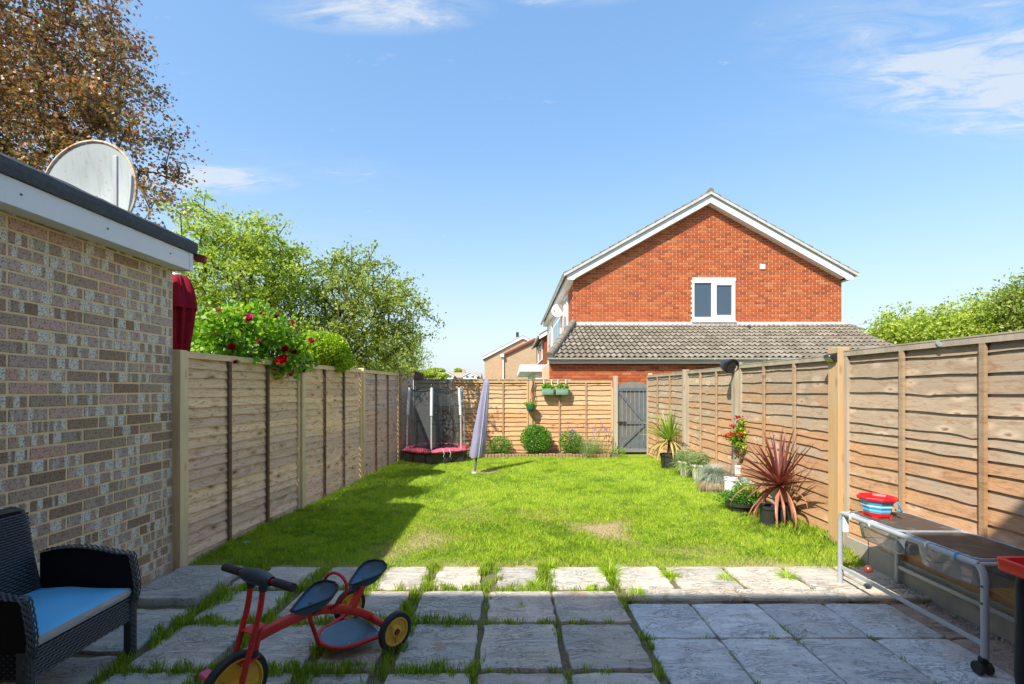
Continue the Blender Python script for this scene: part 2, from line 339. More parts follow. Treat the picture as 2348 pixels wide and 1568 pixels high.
plain('copper_ball', (.25, .055, .035), .3, .6, .2, 40, .3); plain('gravel', (.42, .40, .36), .85, .2, .35, 90)
plain('roof_far', (.33, .28, .23), .9, .1, .2, 1.5); plain('felt', (.085, .095, .105), .85, .2, .35, 45, bs=.8)
plain('dark_window', (.045, .075, .11), .08, .8, .1, 1); plain('edging', (.30, .19, .12), .85, .2, .3, 20)
plain('rope_black', (.015, .015, .016), .7, .3, .1)
def f_dish(g):
    o = g.obj()
    dr = g.noise(g.map(o, (30, 30, 2.2)), 1.0, 4, .6)
    c = g.mix(g.m('MULTIPLY', g.ramp(dr, [(.5, 0.0), (.75, 1.0)]), .45), (.37, .42, .43), (.22, .24, .24))
    c = g.mix(g.m('MULTIPLY', g.ramp(g.noise(o, 30, 3), [(.62, 0.0), (.7, 1.0)]), .5), c, (.36, .22, .12))
    return bsdf(g, c, .5, .4)
material('dish_white', f_dish)
def f_rust(g):
    o = g.obj(); nz = g.noise(o, 22, 4, .7)
    return bsdf(g, g.ramp(nz, [(.35, (.60, .58, .54)), (.52, (.5, .36, .24)), (.65, (.30, .13, .06))]), .8, .2, nz, .5, .004)
material('rust_rim', f_rust)
def f_glass(tint, rough=.03):
    def f(g):
        gl = g.n('ShaderNodeBsdfGlossy', {'Color': (1, 1, 1, 1), 'Roughness': rough}).outputs[0]
        tr = g.n('ShaderNodeBsdfTransparent', {'Color': (*[.5 + .5 * q for q in tint], 1)}).outputs[0]
        di = g.n('ShaderNodeBsdfDiffuse', {'Color': tuple(q * .95 for q in tint) + (1,)}).outputs[0]
        a = g.n('ShaderNodeMixShader', {0: .26, 1: tr, 2: di}).outputs[0]
        fr = g.n('ShaderNodeFresnel', {'IOR': 1.45}).outputs[0]
        return g.n('ShaderNodeMixShader', {0: fr, 1: a, 2: gl}).outputs[0]
    return f
material('clear_blue', f_glass((.74, .84, .93)))
def f_net(g):
    tr = g.n('ShaderNodeBsdfTransparent', {'Color': (1, 1, 1, 1)}).outputs[0]
    o = g.obj(); nz = g.noise(o, 5, 3)
    di = g.n('ShaderNodeBsdfDiffuse', {'Color': (.14, .15, .155, 1)}).outputs[0]
    return g.n('ShaderNodeMixShader', {0: g.m('ADD', .30, g.m('MULTIPLY', nz, .2)), 1: tr, 2: di}).outputs[0]
material('net', f_net)

# ------------------------------------------------------------------ mesh helpers
def P(px, py, Y):                                   # point of the 2347-wide picture at distance Y -> metres
    return Vector(((px - CX) / FOC * Y, Y, CAMH + (HZ - py) / FOC * Y))
def G(px, py, z=0.0):                               # the same on a level z
    Y = (CAMH - z) * FOC / (py - HZ)
    return Vector(((px - CX) / FOC * Y, Y, z))
WL = {}
def wl(o): return WL.get(o.name, Vector((0, 0, 0))) if o else Vector((0, 0, 0))
def link(o, parent=None, world=None):
    COL.objects.link(o)
    w = Vector(world) if world is not None else wl(parent)
    o.location = w - wl(parent)
    if parent: o.parent = parent
    WL[o.name] = w
    return o
def thing(name, loc, label, cat, group=None, kind=None):
    o = bpy.data.objects.new(name, None); o.empty_display_size = .1
    link(o, None, loc); o['label'] = label; o['category'] = cat
    if group: o['group'] = group
    if kind: o['kind'] = kind
    return o
def tag(o, label=None, cat=None, group=None, kind=None):
    for k, v in (('label', label), ('category', cat), ('group', group), ('kind', kind)):
        if v: o[k] = v
    return o

class MB:
    def __init__(s): s.v = []; s.f = []
    def add(s, vs, fs):
        b = len(s.v); s.v += [tuple(v) for v in vs]; s.f += [tuple(i + b for i in f) for f in fs]; return s
    def box(s, c, size, rot=None, taper=1.0, ch=0.0):
        hx, hy, hz = size[0] / 2, size[1] / 2, size[2] / 2
        M = Euler(rot).to_matrix() if rot is not None else Matrix.Identity(3)
        c = Vector(c)
        if ch <= 0:
            vs = [(x * hx * (taper if z > 0 else 1), y * hy * (taper if z > 0 else 1), z * hz) for z in (-1, 1) for x, y in ((-1, -1), (1, -1), (1, 1), (-1, 1))]
            fs = [(3, 2, 1, 0), (4, 5, 6, 7), (0, 1, 5, 4), (1, 2, 6, 5), (2, 3, 7, 6), (3, 0, 4, 7)]
        else:
            bm_v = []; idx = {}
            for x in (-1, 1):
                for y in (-1, 1):
                    for z in (-1, 1):
                        for ax in range(3):
                            p = [x * (hx - ch), y * (hy - ch), z * (hz - ch)]
                            p[ax] = (x * hx, y * hy, z * hz)[ax]
                            idx[(x, y, z, ax)] = len(bm_v); bm_v.append(tuple(p))
            fs = []
            def I(*k): return idx[k]
            for sg in (-1, 1):
                q = [(-1, -1), (1, -1), (1, 1), (-1, 1)]
                a = [I(sg, y, z, 0) for y, z in q]; fs.append(tuple(a if sg > 0 else a[::-1]))
                a = [I(x, sg, z, 1) for x, z in q]; fs.append(tuple(a[::-1] if sg > 0 else a))
                a = [I(x, y, sg, 2) for x, y in q]; fs.append(tuple(a if sg > 0 else a[::-1]))
            for s1 in (-1, 1):
                for s2 in (-1, 1):
                    for (a1, a2, fr) in ((0, 1, 2), (1, 2, 0), (0, 2, 1)):
                        def K(free, ax):
                            k = [0, 0, 0]; k[a1] = s1; k[a2] = s2; k[fr] = free; return I(k[0], k[1], k[2], ax)
                        f = (K(-1, a1), K(1, a1), K(1, a2), K(-1, a2))
                        if (s1 * s2 > 0) == ((a1, a2) != (0, 2)): f = f[::-1]
                        fs.append(f)
            for x in (-1, 1):
                for y in (-1, 1):
                    for z in (-1, 1):
                        f = (I(x, y, z, 0), I(x, y, z, 1), I(x, y, z, 2)); fs.append(f if x * y * z > 0 else f[::-1])
            vs = bm_v
        return s.add([c + M @ Vector(v) for v in vs], fs)
    def bar(s, a, b, w, h, up=(0, 0, 1)):               # box from a to b, w across, h along up
        a, b = Vector(a), Vector(b); d = (b - a).normalized(); up = Vector(up)
        x = d.cross(up).normalized(); u = x.cross(d).normalized()
        vs = []
        for p in (a, b):
            for i, j in ((-1, -1), (1, -1), (1, 1), (-1, 1)): vs.append(p + x * (w / 2 * i) + u * (h / 2 * j))
        return s.add(vs, [(0, 1, 2, 3), (7, 6, 5, 4), (0, 4, 5, 1), (1, 5, 6, 2), (2, 6, 7, 3), (3, 7, 4, 0)])
    def tube(s, path, r, n=8, cap=True, closed=False):
        path = [Vector(p) for p in path]; m = len(path)
        rs = r if isinstance(r, (list, tuple)) else [r] * m
        up = None; rings = []
        for i, p in enumerate(path):
            if closed: t = path[(i + 1) % m] - path[i - 1]
            else: t = path[min(i + 1, m - 1)] - path[max(i - 1, 0)]
            t = t.normalized() if t.length > 1e-9 else Vector((0, 0, 1))
            if up is None: up = t.orthogonal().normalized()
            up = up - t * up.dot(t)
            up = up.normalized() if up.length > 1e-6 else t.orthogonal().normalized()
            v = t.cross(up)
            rings.append([p + (up * math.cos(6.28318 * k / n) + v * math.sin(6.28318 * k / n)) * rs[i] for k in range(n)])
        vs = [q for rg in rings for q in rg]; fs = []
        for i in range(m if closed else m - 1):
            j = (i + 1) % m
            for k in range(n):
                k2 = (k + 1) % n; fs.append((i * n + k, i * n + k2, j * n + k2, j * n + k))
        if cap and not closed: fs += [tuple(range(n))[::-1], tuple((m - 1) * n + k for k in range(n))]
        return s.add(vs, fs)
    def lathe(s, c, prof, n=24, axis=(0, 0, 1), cap=True, sx=1.0, sy=1.0, wob=None):
        c = Vector(c); ax = Vector(axis).normalized(); u = ax.orthogonal().normalized() if abs(ax.z) < .99 else Vector((1, 0, 0)); v = ax.cross(u)
        vs = []
        for j, (r, h) in enumerate(prof):
            for k in range(n):
                a = 6.2831853 * k / n; rr = r * (wob(a, j) if wob else 1)
                vs.append(c + ax * h + u * (rr * math.cos(a) * sx) + v * (rr * math.sin(a) * sy))
        fs = []
        for j in range(len(prof) - 1):
            for k in range(n):
                k2 = (k + 1) % n; fs.append((j * n + k, j * n + k2, (j + 1) * n + k2, (j + 1) * n + k))
        if cap:
            fs.append(tuple(range(n))[::-1]); fs.append(tuple((len(prof) - 1) * n + k for k in range(n)))
        return s.add(vs, fs)
    def slabpoly(s, pts, z0, z1, rnd=0.0):            # prism over a polygon (xy) from z0 to z1
        n = len(pts)
        vs = [(p[0], p[1], z0) for p in pts]
        if rnd > 0:
            cx = sum(p[0] for p in pts) / n; cy = sum(p[1] for p in pts) / n
            vs += [(p[0], p[1], z1 - rnd) for p in pts]
            def sh(p):
                d = Vector((cx - p[0], cy - p[1])); d = d.normalized() * rnd; return (p[0] + d.x, p[1] + d.y, z1)
            vs += [sh(p) for p in pts]; L = 3
        else: vs += [(p[0], p[1], z1) for p in pts]; L = 2
        fs = [tuple(range(n))[::-1], tuple((L - 1) * n + i for i in range(n))]
        for l in range(L - 1):
            for i in range(n):
                j = (i + 1) % n; fs.append((l * n + i, l * n + j, (l + 1) * n + j, (l + 1) * n + i))
        return s.add(vs, fs)
    def build(s, name, mat, parent=None, smooth=False, world=None, bevel=0.0):
        off = Vector(world) if world is not None else wl(parent)
        me = bpy.data.meshes.new(name)
        me.from_pydata([(v[0] - off.x, v[1] - off.y, v[2] - off.z) for v in s.v], [], s.f)
        me.materials.append(MATS[mat] if isinstance(mat, str) else mat)
        if smooth:
            me.polygons.foreach_set('use_smooth', [True] * len(me.polygons))
            try: me.set_sharp_from_angle(angle=rad(40))
            except Exception: pass
        o = bpy.data.objects.new(name, me); link(o, parent, off)
        if bevel > 0:
            b = o.modifiers.new('bevel', 'BEVEL'); b.width = bevel; b.segments = 2; b.limit_method = 'ANGLE'; b.angle_limit = rad(40)
        return o
def inst(name, mesh, parent, world, rot=(0, 0, 0), scale=(1, 1, 1)):
    o = bpy.data.objects.new(name, mesh); link(o, parent, world); o.rotation_euler = rot; o.scale = scale
    return o
def mesh_only(mb, name, mat, smooth=False):
    me = bpy.data.meshes.new(name); me.from_pydata(mb.v, [], mb.f); me.materials.append(MATS[mat])
    if smooth: me.polygons.foreach_set('use_smooth', [True] * len(me.polygons))
    return me
def np_mesh(name, V, F, mat, parent=None, world=None, attr=None):
    off = Vector(world) if world is not None else wl(parent)
    V = np.asarray(V, np.float32) - np.array(off, np.float32); F = np.asarray(F, np.int32)
    me = bpy.data.meshes.new(name); k = F.shape[1]
    me.vertices.add(len(V)); me.vertices.foreach_set('co', V.ravel())
    me.loops.add(F.size); me.loops.foreach_set('vertex_index', F.ravel())
    me.polygons.add(len(F)); me.polygons.foreach_set('loop_start', np.arange(0, F.size, k, dtype=np.int32))
    me.polygons.foreach_set('loop_total', np.full(len(F), k, np.int32))
    if attr is not None:
        for an, av in (attr if isinstance(attr, dict) else {'dry': attr}).items():
            a = me.attributes.new(an, 'FLOAT', 'POINT'); a.data.foreach_set('value', np.asarray(av, np.float32))
    me.update(calc_edges=True); me.materials.append(MATS[mat])
    o = bpy.data.objects.new(name, me); link(o, parent, off)
    return o

# ------------------------------------------------------------------ foliage helpers
def unit(a): return a / np.maximum(np.linalg.norm(a, axis=1, keepdims=True), 1e-9)
def leaf_quads(pts, size, rng, aspect=.5, up=.35, droop=0.0):
    n = len(pts); d = unit(rng.normal(size=(n, 3)) + np.array([0, 0, -droop]))
    nm = rng.normal(size=(n, 3)) + np.array([0, 0, up * 3]); sd = unit(np.cross(d, nm)); nn = unit(np.cross(sd, d))
    s = (size * rng.uniform(.65, 1.3, n))[:, None]
    b = pts - d * s * .5; t = pts + d * s * .5; m = pts - d * s * .05 + nn * s * .10
    V = np.stack([b, m + sd * s * aspect * .5, t, m - sd * s * aspect * .5], 1).reshape(-1, 3)
    F = np.arange(4 * n).reshape(n, 4)
    return V, F
def leaf_mesh(name, pts, size, mat, seed, parent=None, world=None, **k):
    rng = np.random.default_rng(seed); V, F = leaf_quads(np.asarray(pts), size, rng, **k)
    return np_mesh(name, V, F, mat, parent, world)
def in_blobs(blobs, n, rng, shell=.45):
    vol = np.array([b[1][0] * b[1][1] * b[1][2] * (b[2] if len(b) > 2 else 1) for b in blobs]); idx = rng.choice(len(blobs), n, p=vol / vol.sum())
    d = unit(rng.normal(size=(n, 3))); r = rng.uniform(shell ** 3, 1, n) ** (1 / 3)
    c = np.array([tuple(b[0]) for b in blobs])[idx]; rr = np.array([b[1] for b in blobs])[idx]
    return c + d * r[:, None] * rr
def skeleton(base, trunk, targets, rng, step=.3, rbase=.1, rtwig=.005):
    nodes = [np.array(base, float)]; par = [-1]
    for t in trunk:
        nodes.append(np.array(t, float)); par.append(len(nodes) - 2)
    org = nodes[-1]; nt = len(nodes)
    order = np.argsort(np.linalg.norm(targets - org, axis=1)); ends = []
    for ti in order:
        T = targets[ti]; A = np.array(nodes); d = np.linalg.norm(A - T, axis=1)
        cost = d + .25 * np.linalg.norm(A - org, axis=1) + np.where(np.arange(len(A)) < max(nt - 2, 1), 3.0, 0)
        j = int(np.argmin(cost)); a = A[j]; L = d[j]; m = max(1, int(L / step)); prev = j
        for q in range(1, m + 1):
            f = q / m; p = a + (T - a) * f
            if q < m: p = p + rng.normal(size=3) * .07 * step * 2 + np.array([0, 0, .10 * L * math.sin(3.14 * f) * .5])
            nodes.append(p); par.append(prev); prev = len(nodes) - 1
        ends.append(prev)
    N = len(nodes); cnt = np.zeros(N)
    for e in ends: cnt[e] += 1
    for i in range(N - 1, 0, -1): cnt[par[i]] += cnt[i]
    rr = rtwig + (rbase - rtwig) * (cnt / max(cnt[0], 1)) ** .55
    A = np.array(nodes); ii = np.arange(1, N); pj = np.array(par)[1:]
    a, b = A[pj], A[ii]; d = unit(b - a); ref = np.where(np.abs(d[:, 2:3]) > .9, np.array([[1., 0, 0]]), np.array([[0, 0, 1.]]))
    u = unit(np.cross(d, ref)); v = np.cross(d, u); K = 5; V = []; ra, rb = np.minimum(rr[pj], rr[ii] * 1.6 + .003), rr[ii]
    for k in range(K):
        c, s_ = math.cos(2 * math.pi * k / K), math.sin(2 * math.pi * k / K)
        V.append(a + (u * c + v * s_) * ra[:, None]); 
    for k in range(K):
        c, s_ = math.cos(2 * math.pi * k / K), math.sin(2 * math.pi * k / K)
        V.append(b + (u * c + v * s_) * rb[:, None])
    V = np.stack(V, 1).reshape(-1, 3); o = (np.arange(len(ii)) * 2 * K)[:, None]
    F = np.concatenate([o + np.array([[k, (k + 1) % K, K + (k + 1) % K, K + k]]) for k in range(K)])
    return V, F, A
def tree(name, label, base, trunk, blobs, ncl, per, size, mat, seed, group=None, sig=.22, aspect=.6, shell=.3, cat='tree', rbase=.12, droop=.2, stray=0):
    rng = np.random.default_rng(seed)
    T = in_blobs(blobs, ncl, rng, shell); T = T + rng.normal(size=T.shape) * .16
    t = thing(name, base, label, cat, group)
    V, F, A = skeleton(base, trunk, T, rng, rbase=rbase)
    np_mesh('trunk', V, F, 'bark', t)
    k = rng.poisson(per, ncl); pts = np.repeat(T, k, 0)
    sc = np.repeat(rng.uniform(.6, 1.35, ncl), k)[:, None]
    pts = pts + rng.normal(size=pts.shape) * sig * sc * np.array([1, 1, .75])
    if stray:                                            # leaves along the outer limbs
        q = A[rng.integers(len(trunk) + 2, len(A), stray)]; pts = np.concatenate([pts, q + rng.normal(size=(stray, 3)) * .06])
    leaf_mesh('crown', pts, size, mat, seed + 1, t, aspect=aspect, droop=droop)
    return t
def PB(px, py, Y, rx, ry, ryy=None, w=1.0):             # blob from a picture position and picture radii
    s = Y / FOC
    return (P(px, py, Y), (rx * s, (ryy if ryy is not None else (rx + ry) / 2 * s), ry * s), w)

# strap leaves (cordyline)
def strap_mesh(name, mat, L=1.0, w=.06, up=.8, droop=.6, seg=9, fold=.25):
    V = []; F = []
    for i in range(seg + 1):
        t = i / seg; ang = up - droop * t * t * 1.8
        if i == 0: x, z = 0.0, 0.0
        else: x += math.cos(ang) * L / seg; z += math.sin(ang) * L / seg
        ww = w * min(1, .45 + t * 2.2) * (1 - t ** 2.6) + .0008
        nx, nz = -math.sin(ang), math.cos(ang)
        V += [(x, -ww / 2, z), (x - nx * ww * fold, 0, z - nz * ww * fold), (x, ww / 2, z)]
        if i:
            b = 3 * i; F += [(b - 3, b - 2, b + 1, b), (b - 2, b - 1, b + 2, b + 1)]
    me = bpy.data.meshes.new(name); me.from_pydata(V, [], F); me.materials.append(MATS[mat]); me.polygons.foreach_set('use_smooth', [True] * len(F))
    return me
def strands(center, n, length, width, rng, spread=1.0, rise=.9, droop=.9, seg=3, rad0=.02):
    """n thin arching blades from a centre; returns V, F (tris + quads as quads)"""
    c = np.array(center, float); az = rng.uniform(0, 2 * np.pi, n); el = np.clip(rng.normal(rise, spread * .45, n), .05, 1.55)
    L = length * rng.uniform(.6, 1.1, n); dirh = np.stack([np.cos(az), np.sin(az), np.zeros(n)], 1); side = np.stack([-np.sin(az), np.cos(az), np.zeros(n)], 1)
    p = c + dirh * (rad0 * rng.uniform(0, 1, n))[:, None]; V = []; 
    for i in range(seg + 1):
        t = i / seg; a = el - droop * t ** 1.5
        if i: p = p + (dirh * np.cos(a)[:, None] + np.array([0, 0, 1.]) * np.sin(a)[:, None]) * (L / seg)[:, None]
        w = width * (1 - t) * .5 + .0003
        V += [p - side * w, p + side * w]
    V = np.stack(V, 1); m = V.shape[1]; V = V.reshape(-1, 3); o = (np.arange(n) * m)[:, None]
    F = np.concatenate([o + np.array([[2 * i, 2 * i + 1, 2 * i + 3, 2 * i + 2]]) for i in range(seg)])
    return V, F

# ------------------------------------------------------------------ ground
def lawn_h(x, y):
    t = np.clip((x - 1.7) / 1.1, 0, 1); t = t * t * (3 - 2 * t)
    k = np.clip((y - 3.85) / .35, 0, 1) * np.clip((10.0 - y) / 1.5, 0, 1)
    return .085 * t * k + .012 * np.sin(x * 1.7 + 1) * np.cos(y * 1.3) * np.clip((y - 3.9) / .8, 0, 1)
def left_x(y): return -3.016 + .0753 * y
g_ = MB(); g_.add([(-220, -60, -.30), (220, -60, -.30), (220, 500, -.30), (-220, 500, -.30)], [(0, 1, 2, 3)])
tag(g_.build('ground', 'ground'), kind='structure')
s_ = MB(); s_.add([(-3.2, -.7, -.020), (.785, -.7, -.020), (.785, 3.95, -.020), (-3.2, 3.95, -.020), (.785, -.7, -.042), (3.6, -.7, -.042), (3.6, 3.27, -.042), (.785, 3.27, -.042), (3.6, 3.95, -.020), (3.6, 3.27, -.020), (.785, 3.27, -.020)], [(0, 1, 2, 3), (4, 5, 6, 7), (10, 9, 8, 2)])
tag(s_.build('patio_soil', 'soil'), kind='structure')
PATCH = [(1385, 1213, 62, 20, 1.0), (975, 1235, 60, 24, .7), (1118, 1079, 26, 5, 1.0), (905, 1260, 50, 25, .45), (1600, 1262, 90, 14, .35), (1230, 1180, 60, 14, .3), (1060, 1180, 70, 18, .3)]
PW = []
for px, py, rx, ry, k in PATCH:
    c = G(px, py); PW.append((c.x, c.y, rx / FOC * c.y, (G(px, py - ry).y - G(px, py + ry).y) / 2, k))
def dryness(x, y, rng=None):
    d = np.zeros_like(x)
    for cx, cy, rx, ry, k in PW:
        an = np.arctan2((y - cy) / ry, (x - cx) / rx)
        q = np.sqrt(((x - cx) / rx) ** 2 + ((y - cy) / ry) ** 2) * (1 + .22 * np.sin(an * 3 + cx * 9) + .13 * np.sin(an * 7 + cy * 5))
        d = np.maximum(d, k * np.clip(1.45 - q, 0, 1))
    edge = np.clip((4.06 + .05 * np.sin(x * 7) - y) / .22, 0, 1) * (.35 + .4 * np.clip(np.sin(x * 3.1 + 2) + .3, 0, 1))
    return np.clip(np.maximum(d, edge), 0, 1)
xs = np.linspace(-2.9, 3.15, 90); ys = np.linspace(3.84, 10.6, 90)
X, Y = np.meshgrid(xs, ys); Z = lawn_h(X, Y) - .012
idx = np.arange(90 * 90).reshape(90, 90)
F = np.stack([idx[:-1, :-1], idx[:-1, 1:], idx[1:, 1:], idx[1:, :-1]], -1).reshape(-1, 4)
lawn = np_mesh('lawn', np.stack([X, Y, Z], -1).reshape(-1, 3), F, 'lawn_soil', attr=dryness(X, Y).ravel()); tag(lawn, kind='structure')
# front face of the lawn's soil
def blades(x, y, z, h, w, rng, lean=.5, seg2=True):
    n = len(x); az = rng.uniform(0, 2 * np.pi, n); sd = np.stack([np.cos(az), np.sin(az), np.zeros(n)], 1)
    la = rng.uniform(0, 2 * np.pi, n); L = rng.uniform(.15, 1, n) * lean
    ld = np.stack([np.cos(la) * L, np.sin(la) * L, np.ones(n)], 1)
    b = np.stack([x, y, z], 1); hh = h[:, None]; ww = w[:, None]
    tip = b + ld * hh * np.array([1, 1, 1 / 1.0]); 
    if seg2:
        mid = b + ld * hh * np.array([.35, .35, .58])
        V = np.stack([b - sd * ww * .5, b + sd * ww * .5, mid + sd * ww * .42, tip, mid - sd * ww * .42], 1).reshape(-1, 3)
        F = np.arange(5 * n).reshape(n, 5)
    else:
        V = np.stack([b - sd * ww * .5, b + sd * ww * .5, tip], 1).reshape(-1, 3); F = np.arange(3 * n).reshape(n, 3)
    return V, F
rng = np.random.default_rng(5)
def patchnoise(x, y): return .5 + .25 * np.sin(x * 2.3 + 1.3 * np.sin(y * 1.7)) + .25 * np.sin(y * 3.1 + 1.7 * np.sin(x * 2.9 + 1))
def cell(x, y, s, k):
    x = x + .35 * s * np.sin(y * 31 / (s * 20) + k); y = y + .35 * s * np.sin(x * 27 / (s * 20) + 2 * k)
    i, j = np.floor(x / s), np.floor(y / s); q = np.sin(i * 127.1 + j * 311.7 + k * 74.7) * 43758.5453; return q - np.floor(q)
def lawn_area(n, y0, y1, hmin, hmax, w, seg2, name):
    x = rng.uniform(-2.75, 3.05, n); y = rng.uniform(y0, y1, n)
    ok = (x > left_x(y) + .02) & (y > 3.86 + .035 * np.sin(x * 9) + .02 * np.sin(x * 23)) & (y < 10.02)
    d = dryness(x, y); ok &= rng.uniform(0, 1, n) > d * .72
    x, y, d = x[ok], y[ok], d[ok]; n = len(x)
    pn = patchnoise(x, y); side = np.clip(1 - np.abs(x - np.where(x < 0, left_x(y), 2.93)) / .3, 0, 1)
    h = rng.uniform(hmin, hmax, n) * (.65 + .6 * pn) * (1 - .45 * d) * (1 + .8 * side)
    c1, c2, c3 = cell(x, y, .045, 1), cell(x, y, .11, 2), cell(x, y, .33, 3); tone = .5 + .34 * (c1 - .5) + .5 * (c2 - .5) + .34 * (c3 - .5) + rng.normal(0, .10, n)
    h = h * (.55 + .5 * c1 + .4 * c2)
    V, F = blades(x, y, lawn_h(x, y) - .012, h, np.full(n, w) * rng.uniform(.7, 1.3, n), rng, .9, seg2)
    dd = np.clip(np.where(rng.uniform(0, 1, n) < .07 + .75 * d, rng.uniform(.4, 1, n), 0) + .25 * d, 0, 1)
    o = np_mesh(name, V, F, 'grass', attr={'dry': np.repeat(dd, F.shape[1]), 'tone': np.repeat(tone, F.shape[1])}); tag(o, kind='stuff')
    return o
go = lawn_area(135000, 3.84, 5.7, .016, .040, .0042, True, 'lawn_grass')
tag(go, 'short bright green grass of the near half of the lawn', 'grass')
go = lawn_area(210000, 5.7, 10.05, .018, .042, .0065, False, 'lawn_grass')
tag(go, 'short bright green grass of the far half of the lawn', 'grass')

# ------------------------------------------------------------------ patio
patio = bpy.data.objects.new('patio', None); link(patio, None, (0, 2.5, 0)); patio['kind'] = 'structure'
rs = random.Random(3)
def slab(x0, x1, y0, y1, z, th, mat, rough=.008, tilt=0.0, name='paving_slab', nseg=7):
    pts = []
    cs = [(x0, y0), (x1, y0), (x1, y1), (x0, y1)]
    for i in range(4):
        a, b = cs[i], cs[(i + 1) % 4]
        for k in range(nseg):
            t = (k + (.18 if k == 0 else 0)) / nseg
            px, py = a[0] + (b[0] - a[0]) * t, a[1] + (b[1] - a[1]) * t
            j = rough * rs.uniform(-1, 1)
            if i % 2 == 0: py += j
            else: px += j
            pts.append((px, py))
        t = .86
        px, py = a[0] + (b[0] - a[0]) * t, a[1] + (b[1] - a[1]) * t
    mb = MB(); n = len(pts); cx, cy = (x0 + x1) / 2, (y0 + y1) / 2
    rings = [(1.0, -th), (1.0, -.010), (.985, -.002), (.9, 0.0), (.6, .001), (.3, 0.0)]
    vs = []
    for sc, dz in rings:
        for p in pts:
            zz = z + dz + (rs.uniform(-.0012, .0012) if sc < .99 else 0) + tilt * (p[0] - cx)
            vs.append((cx + (p[0] - cx) * sc, cy + (p[1] - cy) * sc, zz))
    vs.append((cx, cy, z)); fs = []
    for r_ in range(len(rings) - 1):
        for i in range(n):
            j = (i + 1) % n; fs.append((r_ * n + i, r_ * n + j, (r_ + 1) * n + j, (r_ + 1) * n + i))
    for i in range(n): fs.append(((len(rings) - 1) * n + i, (len(rings) - 1) * n + (i + 1) % n, len(vs) - 1))
    mb.add(vs, fs)
    return mb.build(name, mat, patio, smooth=True)
JW = []                                               # grass strips between the slabs: x0,x1,y0,y1,density
R0 = [(-1.96, -1.56), (-1.46, -1.09), (-1.01, -.66), (-.60, -.24), (-.115, .22), (.30, .735)]
RW = [(-2.04, -1.60), (-1.52, -1.11), (-1.04, -.73), (-.63, -.20), (-.168, .272), (.30, .745)]
for x0, x1 in R0: slab(x0, x1, 3.455, 3.85, 0, .05, 'slab_riven', .009)
for yy, (y0, y1) in enumerate(((2.955, 3.40), (2.45, 2.915), (1.975, 2.415), (1.495, 1.94), (1.02, 1.46), (.5, .98), (0, .46))):
    for x0, x1 in RW: slab(x0 + rs.uniform(-.008, .008), x1 + rs.uniform(-.008, .008), y0, y1, rs.uniform(-.003, .003), .05, 'slab_riven', .007)
slab(-2.66, -2.16, 3.20, 3.80, .035, .06, 'slab_riven', .014)
for y0, y1 in ((2.62, 3.12), (2.05, 2.57), (1.5, 2.0), (.95, 1.45)): slab(-2.70, -2.13, y0, y1, -.002, .05, 'slab_riven', .012)
slab(-2.10, -2.0, 3.45, 3.8, -.005, .05, 'slab_riven', .012)
ZR = -.03
for x0, x1 in ((.80, 1.20), (1.255, 1.70), (1.745, 2.19), (2.235, 2.60), (2.645, 2.94)): slab(x0, x1, 3.47 if x0 < 1.2 else 3.45, 3.86, 0, .05, 'slab_riven', .010)
for x0, x1 in ((.83, 1.62), (1.64, 2.36), (2.38, 2.94)): slab(x0, x1, 3.275, 3.43, 0, .07, 'slab_riven', .006, nseg=5)
XR = [.80, 1.243, 1.701, 2.159]
for y0, y1 in ((2.815, 3.262), (2.352, 2.803), (1.89, 2.34), (1.43, 1.88), (.97, 1.42), (.5, .96), (.04, .49)):
    for i, x0 in enumerate(XR):
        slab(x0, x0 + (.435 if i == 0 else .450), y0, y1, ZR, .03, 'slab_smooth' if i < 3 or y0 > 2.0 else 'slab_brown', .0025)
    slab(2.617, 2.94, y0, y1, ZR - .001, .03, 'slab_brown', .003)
# grass and weeds in the joints
def strip(n, x0, x1, y0, y1, h0=.03, h1=.075): return (n, x0, x1, y0, y1, h0, h1)
ST = []
for a, b in ((-1.56, -1.46), (-1.09, -1.01), (-.66, -.60), (-.24, -.115), (.22, .30), (.735, .80)): ST.append(strip(420, a - .02, b + .02, 3.42, 3.9))
ST += [strip(1900, -2.1, .24, 3.40, 3.47, .025, .06), strip(200, .24, .8, 3.41, 3.46, .02, .05)]
for a, b, n in ((-2.13, -2.02, 1700), (-1.60, -1.51, 1500), (-1.11, -1.02, 1300), (-.73, -.61, 1700), (-.20, -.168, 200), (.272, .30, 230), (.745, .80, 420)):
    ST.append(strip(n, a - .01, b + .01, 1.2, 3.43, .025, .075 if n > 400 else .03))
for y0, y1 in ((2.905, 2.965), (2.405, 2.455), (1.93, 1.98)): ST.append(strip(2200, -2.13, -.2, y0 - .015, y1 + .015, .025, .075))
ST += [strip(260, -.2, .3, 2.915, 2.955, .02, .045), strip(200, -.16, .74, 2.41, 2.45, .015, .035), strip(90, .3, .74, 2.915, 2.955, .015, .035)]
ST += [strip(500, -2.35, -2.0, 3.78, 3.95, .03, .09), strip(350, -2.1, -1.95, 3.1, 3.45, .03, .09), strip(60, .75, 2.9, 3.265, 3.285, .01, .02), strip(260, 2.5, 2.94, 3.80, 3.95, .03, .08),
       strip(45, .80, 2.6, 2.803, 2.815, .01, .025), strip(40, 1.692, 1.702, 2.3, 3.2, .01, .02), strip(40, 1.234, 1.244, 2.3, 3.2, .01, .02), strip(40, 2.15, 2.16, 2.3, 3.2, .01, .02)]
xx = []; yy = []; hh = []
